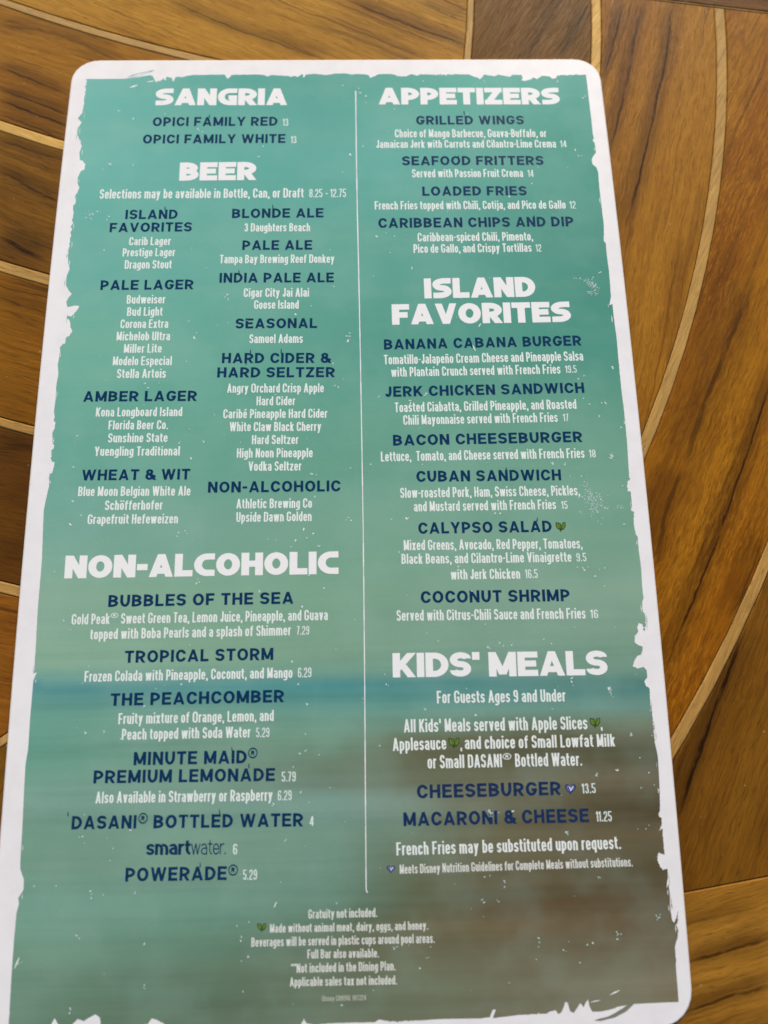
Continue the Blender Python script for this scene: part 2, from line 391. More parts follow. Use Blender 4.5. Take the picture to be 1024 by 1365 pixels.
out0 = rrect(-CW / 2, -CL / 2, CW / 2, CL / 2, .0105)
outi = rrect(-CW / 2 + .00045, -CL / 2 + .00045, CW / 2 - .00045, CL / 2 - .00045, .0101)
V2, F2 = card_surface(outi, .006)
V = lift(V2, 0.0); nv = len(V)
o = link_obj('card', V, F2, kc.m, menu, smooth=True)
# sealed rim and underside
nO = len(out0); ob = np.array(out0)
# match ring by nearest resample
def resample(P, n):
    P = np.array(P); P = np.vstack([P, P[:1]]); s = np.r_[0, np.cumsum(np.hypot(*np.diff(P, axis=0).T))]
    t = np.linspace(0, s[-1], n, endpoint=False); return np.stack([np.interp(t, s, P[:, 0]), np.interp(t, s, P[:, 1])], 1)
a = resample(outi, 400); b = resample(out0, 400)
V = np.vstack([lift(a, 0.0), lift(b, -.00018), lift(b, -TH + .0001), lift(a, -TH)])
F = []
for i in range(400):
    j = (i + 1) % 400
    for k_ in range(3): F.append([k_ * 400 + j, k_ * 400 + i, (k_ + 1) * 400 + i, (k_ + 1) * 400 + j])
link_obj('laminate_edge', V, F, ke.m, menu, smooth=True)
V = lift(V2, -TH); link_obj('card_back', V, [f[::-1] for f in F2], kc.m, menu, smooth=True)

# printed sea picture, with the torn-looking border of the print
top = [(115.5,105.2),(140,105.2),(167,105),(176,104),(190,102),(200,100),(203,100.5),(206,106),(208,110.5),(210,107),(213,108.5),(217,104),(220,107),(223,102),(228,103),(231,109),(234,103),(238,102),(243,103),(250,101),(256,100),(285,99.5),(300,99.5),(303,105),(306,103.5),(309,99.8),(345,99.3),(352,100),(357,102),(362,100),(380,101),(385,102),(396,102.5),(402,99),(406,103),(409,99),(420,98.6),(436,100),(445,98.3),(462,98),(469,99.5),(475,98.5),(486,99),(491,100),(494,104),(499,101.5),(505,98.8),(517,98.6),(524,99),(530,101.5),(541,102),(548,98.7),(556,101),(560,99),(590,99.6),(600,99.2),(625,99.2),(631,102),(636,103),(640,105.5),(643,103),(645,99.5),(660,101.5),(664,99.5),(680,102.5),(683,99.6),(695,99.8),(697,104),(695,107),(700,108),(707,106),(711,103),(716,105.5),(722,101),(733,102),(736,105),(741,104),(743,100.5),(760,99.8),(781.2,99.6)]
right = [(781.2,99.6),(783.5,118),(786,140),(788.5,160),(790.5,180),(792,184),(790,187),(793,191),(794.5,203),(791,208),(788.6,213),(790,219),(795,223),(797.5,230),(799,250),(802,275),(805,300),(805,321),(807.5,324),(809,340),(812,362),(814.5,395),(812.5,407),(816.5,405),(818,421),(822,450),(825.5,490),(828.5,520),(832,548),(836,590),(839,640),(836.5,643),(836.5,655),(841,655),(842.5,675),(841,680),(845,682),(845,698),(847.5,712),(850,715),(851.5,733),(854.5,755),(856.5,785),(858,797),(856,803),(857,815),(860,818),(861,834),(859,842),(857,833),(852,830),(849.5,836),(851,842),(846.5,848),(846,856),(851,860),(857,862),(856,872),(850,874),(846,880),(843.5,888),(850,891),(858,889),(862,893),(863,903),(859,908),(861,914),(866,918),(867,940),(869,945),(870.5,960),(873,990),(877,1008),(879,1040),(880,1080),(877.8,1085),(879,1089),(882,1090),(882.5,1100),(878,1108),(883,1104),(884.5,1122),(886,1139),(880,1138),(878.6,1133),(876,1142),(878,1151),(883,1159.5),(890,1158),(890.5,1169),(888.5,1184),(891.5,1178),(893,1192),(893.5,1210),(896,1227),(899,1230),(902,1222),(904,1214),(903.5,1228),(901.5,1233),(904,1241),(903,1250),(899.8,1262),(901.5,1290),(904.6,1335.5)]
bottom = [(904.6,1335.5),(880,1336.5),(850,1338),(843,1338.5),(836,1344),(826,1350),(806,1357),(822,1349),(836,1340),(826,1341.5),(812,1346),(800,1348.5),(789.5,1348.5),(786,1342),(784,1332),(781,1336),(778,1343),(774,1337),(771,1341),(765,1350),(760,1348),(757,1337),(754,1335),(752,1341),(748,1350),(744,1351.5),(741,1347),(733,1348.5),(729,1351.5),(715,1352),(690,1353),(672,1355.5),(657,1357),(660,1349),(661,1345.5),(657,1346),(653,1356),(640,1357.5),(604,1358),(585,1358.5),(560,1360),(520,1361.5),(505,1359),(500,1362.5),(470,1363),(440,1364),(420,1366),(409,1364),(405,1358),(401,1366),(360,1368),(300,1369),(225,1370),(218,1364),(210,1360),(202,1357),(198,1364),(180,1371),(135,1369),(133,1356),(127,1352),(118,1357),(112,1361),(104,1358),(96,1366),(90,1372),(78,1366),(73,1357),(68,1366),(60,1374),(30,1377),(11,1378)]
left = [(11,1378),(12,1362),(14.6,1313),(18,1264),(22,1217),(25.5,1205),(24.5,1197),(31.5,1186),(32,1172),(27,1158),(27.5,1143),(29.5,1110),(34,1020),(37.5,1000),(40,961),(43,925),(44.6,907),(48.5,898),(49,896),(45.5,898),(46.5,880),(47.5,868),(50,820),(51.5,800),(52.7,785),(54.5,765),(56,745),(58.5,680),(61,668),(65,650),(66,632),(70,630.5),(73.3,616),(69.5,615),(68.3,612),(69,600),(71.5,598),(72.8,594),(70.5,590),(70,577),(73,571),(74,563),(71.5,560),(73.3,556),(72,550),(74.5,530),(75,515),(78,498),(77,486),(79.5,474),(80.5,462),(87,457),(88.5,449),(92,448),(96.5,442),(94,436),(93.5,428),(90,425),(88,430),(89.5,420),(95,422),(101,416),(106,408),(100,407),(90,409.5),(88.5,402),(92,396),(95.7,392),(91,386),(88,380),(89,368),(93,359),(91,350),(90.6,341),(94,320),(95,308),(96,300),(98,285),(97.5,274),(101,271),(100,262),(106,250),(103.5,245),(104,236),(108,228),(112.5,226),(114,219),(110,214),(106.5,213),(106,203),(109,195),(106,186),(103.5,180),(104.5,170),(109,163),(104,158),(110,150),(111,144),(113,130),(115.5,105.2)]
outline = top + right[1:] + bottom[1:] + left[1:-1]
def rough_poly(P, amp=.34, step=1.3):
    out = []; t_ = 0.0; ph = [rnd.random() * 6.28 for _ in range(4)]
    for i in range(len(P)):
        a, b = np.array(P[i], float), np.array(P[(i + 1) % len(P)], float); L = np.hypot(*(b - a)); k = max(1, int(L / step))
        nrm = np.array([-(b - a)[1], (b - a)[0]]) / max(L, 1e-6)
        straight = (a[1] < 106 and b[1] < 106 and a[0] < 170) or (a[0] > 775 and a[1] < 180)
        for j in range(k):
            p = a + (b - a) * j / k
            t_ += L / k
            zone = max(0.0, math.sin(t_ / 31 + ph[0]) + .6 * math.sin(t_ / 11 + ph[1]))     # rough stretches between clean ones
            if (p[0] > 770 and p[1] < 630) or (p[0] < 90 and p[1] > 650 and p[1] < 1350): zone = 0.0
            if j and not straight: p = p + nrm * rnd.gauss(0, .12 + .42 * zone)
            out.append(p)
    return out
pp = unproj(rough_poly(outline))
V2, F2 = card_surface(pp, .0045)
PRINT = {  # print colour as seen, sampled down the card: y -> list of (x, rgb)
 105:[(115,(126,186,175)),(300,(100,168,156)),(450,(104,166,152)),(640,(108,176,160)),(780,(98,164,150))],
 200:[(110,(124,184,172)),(280,(112,176,164)),(420,(104,170,158)),(520,(114,176,163)),(650,(100,164,150)),(795,(86,154,136))],
 340:[(95,(114,176,163)),(250,(112,173,159)),(450,(108,168,152)),(600,(98,160,145)),(805,(84,146,130))],
 450:[(90,(122,177,157)),(270,(111,170,152)),(450,(98,158,140)),(600,(92,155,138)),(825,(80,144,127))],
 600:[(70,(108,166,148)),(270,(104,162,142)),(450,(104,158,138)),(600,(110,160,138)),(835,(112,158,136))],
 700:[(55,(116,166,150)),(270,(120,164,146)),(450,(118,162,139)),(600,(118,160,138)),(845,(118,158,136))],
 800:[(50,(136,172,150)),(270,(128,168,142)),(450,(122,162,137)),(640,(124,160,138)),(855,(128,160,138))],
 885:[(45,(134,172,148)),(270,(130,168,142)),(450,(122,160,136)),(640,(120,156,136)),(860,(118,152,132))],
 900:[(45,(116,164,148)),(270,(116,160,144)),(450,(106,154,138)),(640,(104,150,134)),(862,(100,142,126))],
 911:[(42,(82,146,150)),(270,(86,148,148)),(450,(74,140,140)),(640,(76,132,130)),(865,(74,124,120))],
 930:[(42,(92,153,148)),(270,(94,153,145)),(450,(86,147,140)),(640,(88,142,134)),(865,(86,132,124))],
 945:[(40,(104,158,142)),(270,(108,156,138)),(450,(102,152,138)),(640,(108,150,136)),(867,(104,142,130))],
 960:[(40,(106,160,142)),(270,(116,158,138)),(450,(110,154,136)),(600,(112,148,130)),(700,(108,128,106)),(870,(110,124,100))],
 985:[(38,(102,158,140)),(270,(116,154,134)),(450,(108,146,124)),(540,(108,112,86)),(700,(94,90,62)),(875,(92,82,56))],
 1008:[(36,(102,158,138)),(270,(116,153,133)),(450,(106,132,110)),(540,(100,104,78)),(700,(82,76,48)),(877,(78,68,42))],
 1040:[(34,(112,160,142)),(270,(118,152,132)),(450,(106,122,102)),(560,(104,108,84)),(700,(110,106,82)),(878,(108,94,72))],
 1062:[(32,(122,162,146)),(270,(118,156,140)),(450,(118,152,140)),(520,(122,146,130)),(620,(110,112,90)),(700,(98,92,66)),(882,(84,72,48))],
 1083:[(31,(116,156,138)),(270,(118,156,138)),(450,(118,152,138)),(530,(116,138,122)),(650,(112,114,92)),(760,(82,72,46)),(883,(76,64,40))],
 1108:[(30,(112,152,132)),(270,(118,155,136)),(450,(112,148,130)),(540,(102,124,104)),(660,(98,94,68)),(760,(98,88,64)),(884,(100,88,64))],
 1135:[(29,(110,151,131)),(270,(115,152,132)),(450,(110,146,128)),(540,(106,120,98)),(660,(112,104,78)),(760,(104,94,68)),(884,(92,80,54))],
 1165:[(28,(112,152,132)),(270,(116,152,132)),(450,(106,142,124)),(540,(98,108,84)),(660,(96,86,60)),(885,(82,72,48))],
 1205:[(24,(114,156,138)),(270,(108,150,132)),(450,(98,132,112)),(560,(96,98,72)),(680,(94,78,52)),(895,(94,76,50))],
 1230:[(22,(114,155,136)),(270,(104,144,124)),(430,(94,120,98)),(550,(104,100,72)),(690,(106,84,54)),(895,(98,80,54))],
 1262:[(20,(110,150,128)),(270,(98,134,112)),(420,(92,108,84)),(540,(106,104,78)),(700,(106,98,72)),(900,(108,98,74))],
 1310:[(15,(106,142,120)),(270,(94,118,96)),(450,(104,116,92)),(600,(110,116,92)),(700,(112,108,86)),(903,(118,106,80))],
 1380:[(10,(98,128,106)),(270,(92,112,90)),(450,(102,112,90)),(600,(110,116,92)),(700,(112,108,86)),(905,(124,112,86))]}
ys_ = sorted(PRINT); xs_ = np.linspace(0, 920, 24)
tab = np.array([[[np.interp(x, [q[0] for q in PRINT[y]], [lin(q[1])[c] for q in PRINT[y]]) for c in range(3)] for x in xs_] for y in ys_])
def project(P2, off=0):
    P = np.c_[P2, zf(P2[:, 1])]; X = P @ RR.T + TT; return np.stack([FOC * X[:, 0] / X[:, 2] + 512, FOC * X[:, 1] / X[:, 2] + 682.5], 1)
def light_at(y):   # fall-off of the daylight down the card in the photograph, divided out of the print
    return np.interp(y, [80, 700, 1365], [1.05, .96, .93])
def printcol(P2):
    px = project(P2); out = np.zeros((len(px), 4)); out[:, 3] = 1
    yi = np.clip(np.interp(px[:, 1], ys_, np.arange(len(ys_))), 0, len(ys_) - 1.001); xi = np.clip(px[:, 0] / 40.0, 0, 22.999)
    i, j = yi.astype(int), xi.astype(int); a, b = (yi - i)[:, None], (xi - j)[:, None]
    a = a * a * (3 - 2 * a)
    R_adj = np.interp(px[:, 1], [80, 500, 900], [.80, .88, 1.0])
    out[:, :3] = (tab[i, j] * (1 - a) * (1 - b) + tab[i + 1, j] * a * (1 - b) + tab[i, j + 1] * (1 - a) * b + tab[i + 1, j + 1] * a * b) / light_at(px[:, 1])[:, None]
    out[:, 0] *= R_adj
    return out
kp = N('sea_print_ink')
at = kp.n('ShaderNodeVertexColor', layer_name='ink').outputs[0]
tc = kp.n('ShaderNodeTexCoord').outputs['Object']
s1 = kp.noise(kp.scale(tc, 7, 210), 1.0, 4, .62); s2 = kp.noise(kp.scale(tc, 3, 60), 1.0, 3, .6); fi = kp.noise(tc, 1500, 2, .6); cl = kp.noise(tc, 38, 3, .6)
c1 = kp.mix(kp.rng(s1, .35, .68, .0, .05), at, rgba((.04, .22, .21)))
c1 = kp.mix(kp.rng(s2, .55, .3, .0, .05), c1, rgba((.42, .48, .34)))
sy = kp.n('ShaderNodeSeparateXYZ'); kp.put(sy.inputs[0], tc); low = kp.rng(sy.outputs[1], -.035, -.075, 0.0, 1.0)
s3 = kp.noise(kp.scale(tc, 5, 150, 1, (3, 1, 0)), 1.0, 4, .6); s4 = kp.noise(kp.scale(tc, 9, 330, 1, (7, 1, 0)), 1.0, 3, .6)
c1 = kp.mix(kp.math('MULTIPLY', kp.rng(s3, .46, .68, 0, .22), low), c1, kp.mix(.5, c1, rgba((.035, .040, .018)), 'MULTIPLY'))
c1 = kp.mix(kp.math('MULTIPLY', kp.rng(s3, .50, .30, 0, .06), low), c1, rgba((.30, .34, .24)))
c1 = kp.mix(kp.math('MULTIPLY', kp.rng(s4, .48, .68, 0, .07), low), c1, rgba((.06, .12, .09)))
c1 = kp.mix(kp.rng(cl, .38, .68, .0, .10), c1, rgba((.40, .62, .52)))
c1 = kp.mix(kp.rng(fi, .3, .75, .0, .07, False), c1, rgba((.05, .12, .10)))
kp.put(kp.b.inputs['Base Color'], c1); kp.b.inputs['Roughness'].default_value = .40; kp.b.inputs['Specular IOR Level'].default_value = .035
kp.bump(kp.noise(tc, 260, 3, .5), .06, .0004)
pr = link_obj('sea_print', lift(V2, .00002), F2, kp.m, menu, smooth=True)
ca = pr.data.color_attributes.new('ink', 'FLOAT_COLOR', 'POINT'); ca.data.foreach_set('color', printcol(V2).astype(np.float32).ravel())

# ------------------------------------------------------------------ lettering
# each glyph: (relative width, [strokes]); tokens: L l c r R across, B b m t T X x h D d up; * = rounded corner
UP = {
'A': (1.06, ['d l,B c,T', 'd r,B c,T', '.2,.27 .8,.27']),
'B': (.92, ['l,B l,T', 'l,t q,t* q,m* l,m', 'l,m r,m* r,b* l,b']),
'C': (.95, ['r,.66 r,t* l,t* l,b* r,b* r,.34']),
'D': (.96, ['l,B l,T', 'l,t r,t* r,b* l,b']),
'E': (.84, ['l,B l,T', 'l,t R,t', 'l,m .92,m', 'l,b R,b']),
'F': (.80, ['l,B l,T', 'l,t R,t', 'l,.47 .9,.47']),
'G': (.98, ['r,.70 r,t* l,t* l,b* r,b* r,.47', '.52,.44 R,.44']),
'H': (.94, ['l,B l,T', 'r,B r,T', 'l,m r,m']),
'I': (0, ['l,B l,T']),
'J': (.66, ['r,T r,b* l,b* l,.30']),
'K': (.95, ['l,B l,T', 'd l,.30 r,T', 'd .42,.52 r,B']),
'L': (.78, ['l,B l,T', 'l,b R,b']),
'M': (1.14, ['l,B l,T', 'r,B r,T', 'd l,T c,.08', 'd r,T c,.08']),
'N': (.95, ['l,B l,T', 'r,B r,T', 'd l,T r,B']),
'O': (1.04, ['o l,t* r,t* r,b* l,b*']),
'P': (.88, ['l,B l,T', 'l,t r,t* r,.40* l,.40']),
'Q': (1.04, ['o l,t* r,t* r,b* l,b*', 'd .55,.3 R,B']),
'R': (.92, ['l,B l,T', 'l,t r,t* r,.42* l,.42', 'd .5,.42 r,B']),
'S': (.88, ['r,.74 r,t* l,t* l,m* r,m* r,b* l,b* l,.26']),
'T': (.86, ['c,B c,T', 'L,t R,t']),
'U': (.92, ['l,T l,b* r,b* r,T']),
'V': (1.02, ['d l,T c,B', 'd r,T c,B']),
'W': (1.46, ['d l,T .29,B', 'd c,T .29,B', 'd c,T .71,B', 'd r,T .71,B']),
'X': (.98, ['d l,T r,B', 'd r,T l,B']),
'Y': (.98, ['d l,T c,.40', 'd r,T c,.40', 'c,B c,.46']),
'Z': (.86, ['L,t R,t', 'L,b R,b', 'd l,b r,t']),
'&': (1.0, ['o .20,t* .66,t* .66,.56* .20,.56*', 'o l,.54* .74,.54* .74,b* l,b*', 'd .30,.66 R,B', 'R,.42 .80,.12']),
'0': (.86, ['o l,t* r,t* r,b* l,b*']),
'1': (.42, ['r,B r,T', 'd L,.74 r,T']),
'2': (.84, ['l,.70 l,t* r,t* r,.50* l,.28* l,b R,b']),
'3': (.84, ['l,.74 l,t* q,t* q,m* .35,m', '.35,m r,m* r,b* l,b* l,.26']),
'4': (.90, ['.70,B .70,T', 'L,.24 R,.24', 'd .64,T .1,.2']),
'5': (.84, ['R,t l,t l,.52', 'l,.56 r,.56* r,b* l,b* l,.25']),
'6': (.86, ['r,.74 r,t* l,t* l,b* r,b* r,.55* l,.55']),
'7': (.78, ['L,t R,t', 'd r,T .35,B']),
'8': (.86, ['o l,t* r,t* r,m* l,m*', 'o l,m* r,m* r,b* l,b*']),
'9': (.86, ['l,.26 l,b* r,b* r,t* l,t* l,.45* r,.45']),
'.': (0, ['l,B l,.15']), ',': (0, ['l,.15 l,-.13']), "'": (0, ['l,.68 l,T']), '’': (0, ['l,.66 l,T']),
'-': (.46, ['L,.44 R,.44']), '–': (.66, ['L,.44 R,.44']), '*': (.5, ['c,.72 c,T', 'd L,.8 R,.95', 'd L,.95 R,.8']),
'®': (.62, ['O .5,.80 .22', '.36,.70 .36,.90', '.36,.88 .62,.88* .62,.80* .36,.80', 'd .48,.80 .64,.70']),
'ç': (.8, ['r,.5 r,x* l,x* l,b* r,b* r,.22']),
}
LO = {
'a': (.82, ['l,.55 l,x* r,x* r,B', 'r,.43 l,.43* l,b* r,b*']),
'b': (.82, ['l,B l,T', 'l,x r,x* r,b* l,b']),
'c': (.80, ['r,.50 r,x* l,x* l,b* r,b* r,.24']),
'd': (.82, ['r,B r,T', 'r,x l,x* l,b* r,b']),
'e': (.82, ['r,.22 r,b* l,b* l,x* r,x* r,.37 l,.37']),
'f': (.62, ['.42,B .42,t* R,t', 'L,x R,x']),
'g': (.82, ['r,X r,d* L,d*', 'r,x l,x* l,b* r,b']),
'h': (.82, ['l,B l,T', 'l,x r,x* r,B']),
'i': (0, ['l,B l,X', 'l,.86 l,T']),
'j': (.40, ['r,X r,d* L,d', 'r,.86 r,T']),
'k': (.82, ['l,B l,T', 'd l,.26 r,X', 'd .42,.44 r,B']),
'l': (0, ['l,B l,T']),
'm': (1.30, ['l,B l,X', 'l,x c,x* c,B', 'c,x r,x* r,B']),
'n': (.82, ['l,B l,X', 'l,x r,x* r,B']),
'o': (.82, ['o l,x* r,x* r,b* l,b*']),
'p': (.82, ['l,D l,X', 'l,x r,x* r,b* l,b']),
'q': (.82, ['r,D r,X', 'r,x l,x* l,b* r,b']),
'r': (.56, ['l,B l,X', 'l,.4 l,x* R,x']),
's': (.78, ['r,.54 r,x* l,x* l,h* r,h* r,b* l,b* l,.20']),
't': (.58, ['.42,.94 .42,b* R,b', 'L,x R,x']),
'u': (.82, ['r,B r,X', 'l,X l,b* r,b']),
'v': (.84, ['d l,X c,B', 'd r,X c,B']),
'w': (1.24, ['d l,X .29,B', 'd c,X .29,B', 'd c,X .71,B', 'd r,X .71,B']),
'x': (.82, ['d l,X r,B', 'd r,X l,B']),
'y': (.84, ['d l,X c,B', 'd r,X .26,D']),
'z': (.76, ['L,x R,x', 'L,b R,b', 'd l,b r,x']),
}
LO['é'] = (LO['e'][0], LO['e'][1] + ['d .35,.84 .75,T']); LO['ñ'] = (LO['n'][0], LO['n'][1] + ['.12,.90 .88,.90'])
LO['ö'] = (LO['o'][0], LO['o'][1] + ['l,.86 l,T', 'r,.86 r,T'])
GL = {**UP, **LO}
FONTS = {
 'T': dict(W=.98, tx=.335, ty=.275, R=.40, xh=.74, gap=.055, sp=.34, de=.25),
 'N': dict(W=.86, tx=.236, ty=.200, R=.42, xh=.72, gap=.150, sp=.40, de=.25),
 'D': dict(W=.46, tx=.150, ty=.128, R=.17, xh=.74, gap=.085, sp=.22, de=.22),
 'P': dict(W=.44, tx=.120, ty=.105, R=.17, xh=.74, gap=.095, sp=.24, de=.22),
 'S': dict(W=.80, tx=.235, ty=.160, R=.30, xh=.74, gap=.05, sp=.2, de=.2),
 'U': dict(W=.74, tx=.095, ty=.085, R=.30, xh=.74, gap=.07, sp=.2, de=.2)}
T_OVR = {'C': (.90, ['R,t l,t* l,b* R,b']), 'G': (.95, ['R,t l,t* l,b* r,b r,.50', '.55,.45 R,.45']),
         'S': (.90, ['.97,t l,t* l,m* r,m* r,b* .03,b']), "'": (0, ['w'])}
_cache = {}
def glyph(font, ch):
    key = (font, ch)
    if key in _cache: return _cache[key]
    f = FONTS[font]; g = GL.get(ch)
    if font == 'T' and ch in T_OVR and ch != "'": g = T_OVR[ch]
    if g is None: g = GL['-']
    tx, ty, H = f['tx'], f['ty'], 1.0
    W = max(tx, g[0] * f['W']) if g[0] else tx
    if g[0] and ch not in '-–*®rftj1': W = max(W, tx * 2.15)
    if ch == '®': W = .72
    X = f['xh']; D = -f['de']
    def tok(t, ax):
        if ax == 0:
            m_ = {'L': 0, 'l': tx / 2, 'c': W / 2, 'r': W - tx / 2, 'R': W, 'q': W * .95 - tx / 2}
            return m_[t] if t in m_ else float(t) * W
        m_ = {'B': 0, 'b': ty / 2, 'm': .51, 't': 1 - ty / 2, 'T': 1, 'X': X, 'x': X - ty / 2, 'h': X / 2, 'D': D, 'd': D + ty / 2}
        return m_[t] if t in m_ else float(t)
    quads = []
    for s in g[1]:
        parts = s.split(); kind = ''
        if parts[0] in ('d', 'o', 'O'): kind = parts[0]; parts = parts[1:]
        ttx, tty = (tx, ty) if ch != '®' else (.07, .06)
        if kind == 'O':
            cx, cy = map(float, parts[0].split(',')); r = float(parts[1]) ; n = 24; r = .21
            cx = W / 2; cy = .80
            P = [np.array([cx + W * .46 * math.cos(2 * math.pi * i / n), cy + r * math.sin(2 * math.pi * i / n)]) for i in range(n)]
            closed = True
        else:
            raw = []
            for p in parts:
                rd = p.endswith('*'); a, b = p.rstrip('*').split(',')
                raw.append((np.array([tok(a, 0), tok(b, 1)]), rd))
            closed = kind == 'o'
            if kind == 'd':
                a, b = raw[0][0], raw[1][0]; lo, hi = min(a[1], b[1]), max(a[1], b[1]); dv = b - a
                hw = ttx / 2 * 1.0; slant = abs(dv[0]) / max(abs(dv[1]), 1e-6)
                hw = min(ttx / 2 * math.sqrt(1 + slant * slant), ttx * .7) * (.90 if font in 'NTK' else 1.0)
                quads.append([a - [hw, 0], a + [hw, 0], b + [hw, 0], b - [hw, 0]]); continue
            P = []; n = len(raw)
            for i, (p, rd) in enumerate(raw):
                if not rd or (not closed and i in (0, n - 1)): P.append(p); continue
                pv, pr_ = raw[i - 1]; nx, nr = raw[(i + 1) % n]
                la, lb = np.linalg.norm(pv - p), np.linalg.norm(nx - p)
                da = min(f['R'], la * (.5 if pr_ else .95)); db = min(f['R'], lb * (.5 if nr else .95))
                A = p + (pv - p) / la * da; Bq = p + (nx - p) / lb * db
                for t in np.linspace(0, math.pi / 2, 8): P.append(p + (A - p) * (1 - math.sin(t)) + (Bq - p) * (1 - math.cos(t)))
        # drop repeats
        Q_ = [P[0]]
        for p in P[1:]:
            if np.linalg.norm(p - Q_[-1]) > 1e-4: Q_.append(p)
        if closed and np.linalg.norm(Q_[0] - Q_[-1]) < 1e-4: Q_.pop()
        P = Q_; n = len(P); dirs = []
        hv = np.array([ttx / 2, tty / 2])
        for i in range(n if closed else n - 1):
            j = (i + 1) % n; dd = P[j] - P[i]; dd /= np.linalg.norm(dd); dirs.append(dd)
            of_ = np.array([-dd[1], dd[0]]) * hv
            quads.append([P[i] + of_, P[i] - of_, P[j] - of_, P[j] + of_])
        for i in range(len(dirs) if closed else len(dirs) - 1):
            d1, d2 = dirs[i], dirs[(i + 1) % len(dirs)]; p = P[(i + 1) % n]
            cr = d1[0] * d2[1] - d1[1] * d2[0]
            if abs(cr) < 1e-4: continue
            sg = -1 if cr > 0 else 1
            o1 = sg * np.array([-d1[1], d1[0]]) * hv; o2 = sg * np.array([-d2[1], d2[0]]) * hv
            if np.dot(d1, d2) < .5 and abs(np.dot(d1, d2)) < .3: quads.append([p, p + o1, p + o1 + o2, p + o2])
            else: quads.append([p, p + o1, (2 * p + o1 + o2) / 2 + (o1 + o2) * 1e-4, p + o2])
    pts, faces = [], []
    for q in quads:
        b0 = len(pts); pts += [Vector((float(p[0]), float(p[1]))) for p in q]
        ar = sum(q[i - 1][0] * q[i][1] - q[i][0] * q[i - 1][1] for i in range(4))
        faces.append([b0, b0 + 1, b0 + 2, b0 + 3] if ar > 0 else [b0 + 3, b0 + 2, b0 + 1, b0])
    vs, es, fs, ov, oe, of = geometry.delaunay_2d_cdt(pts, [], faces, 0, 1e-5)
    V = np.array([(v.x, v.y) for v in vs]); F = []
    QA = [np.array(q) for q in quads]
    def inside(p):
        for q in QA:
            s_ = []
            for i in range(4):
                a, b = q[i - 1], q[i]; s_.append((b[0] - a[0]) * (p[1] - a[1]) - (b[1] - a[1]) * (p[0] - a[0]))
            if all(v >= -1e-9 for v in s_) or all(v <= 1e-9 for v in s_): return True
        return False
    for f_ in fs:
        c = V[list(f_)].mean(0)
        if inside(c):
            t = list(f_); a_ = 0
            for i in range(len(t)): a_ += V[t[i - 1]][0] * V[t[i]][1] - V[t[i]][0] * V[t[i - 1]][1]
            F.append(t if a_ > 0 else t[::-1])
    _cache[key] = (V, F, W); return _cache[key]
def ink(name, col, rough=.36, var=.12, wear=0.0):
    k = N(name); tcx = k.n('ShaderNodeTexCoord').outputs['Object']; nz = k.noise(tcx, 1400, 3, .6)
    k.put(k.b.inputs['Base Color'], k.mix(k.rng(nz, .35, .75, 0, var), rgba(col), rgba(tuple(.5 * c + .5 * g for c, g in zip(col, (.20, .38, .33))))))
    k.b.inputs['Roughness'].default_value = rough; k.b.inputs['Specular IOR Level'].default_value = .03; return k.m
M_WH = ink('white_ink', (.82, .83, .82), var=.10); M_TX = ink('white_text_ink', (.76, .82, .78), var=.22); M_NV = ink('navy_ink', (.003, .030, .092), var=.07)
M_NV2 = ink('navy_ink_over_sand', (.008, .024, .090), var=.12); M_FT = ink('cream_small_ink', (.70, .72, .66), var=.25); M_PR = ink('white_price_ink', (.70, .80, .75), var=.25)
M_SP = ink('bare_speck', (.48, .66, .60), var=.3); M_FA = ink('faint_ink', (.50, .52, .44), var=.4)
M_LG = ink('leaf_green_ink', (.13, .24, .02), var=.2); M_LD = ink('leaf_dark_ink', (.035, .06, .02), var=.1)
def line(txt, L, Rr, h, font, mat, name, label=None, off=.00005):
    f = FONTS[font]; x = 0; vs, fs = [], []
    for ch in txt:
        if ch == ' ': x += f['sp'] ; continue
        V, F, W = glyph(font, ch)
        b0 = len(vs); vs += [(a + x, b) for a, b in V]; fs += [[b0 + i for i in q] for q in F]
        x += W + f['gap']
    nat = x - f['gap']
    A, B = unproj([L, Rr]); d = B - A; ln = np.linalg.norm(d); d /= ln; up = np.array([-d[1], d[0]])
    Mx = ((L[0] + Rr[0]) / 2, (L[1] + Rr[1]) / 2); c0, c1 = unproj([Mx, (Mx[0], Mx[1] - h)]); hh = abs(np.dot(c1 - c0, up))
    vs = np.array(vs); P = A + vs[:, :1] * (ln / nat) * d + vs[:, 1:] * hh * up
    P = P + np.random.RandomState(len(txt)).normal(0, .000012, P.shape)
    o = link_obj(name, lift(P, off), fs, mat, menu)
    if label: o['label'] = label
    return o
H = [ # headings
 ('SANGRIA', (206.5,140.4),(383,140.2),22.3),('BEER',(238.8,241),(341.5,240),24.2),('APPETIZERS',(504.6,139.4),(747,139.3),22.2),
 ('ISLAND',(566,397.9),(714.6,395.5),26.6),('FAVORITES',(522.9,433),(762,429.1),27.2),('NON-ALCOHOLIC',(85.6,771.2),(451.4,764.9),30.2)]
for t, a, b, h in H: line(t, a, b, h, 'T', M_WH, 'heading', 'large white heading "%s"' % t)
FONTS['K'] = dict(FONTS['T'], W=.92, tx=.285, ty=.25, gap=.05, sp=.16)
T_OVR_K = dict(T_OVR)
_old = glyph
line("KIDS'", (523.7,903.1),(640.2,901.5),32.4,'K',M_WH,'heading','large white heading "KIDS\'"')
line('MEALS', (652.2,902),(810.8,899.6),32.6,'K',M_WH,'heading','large white heading "MEALS"')
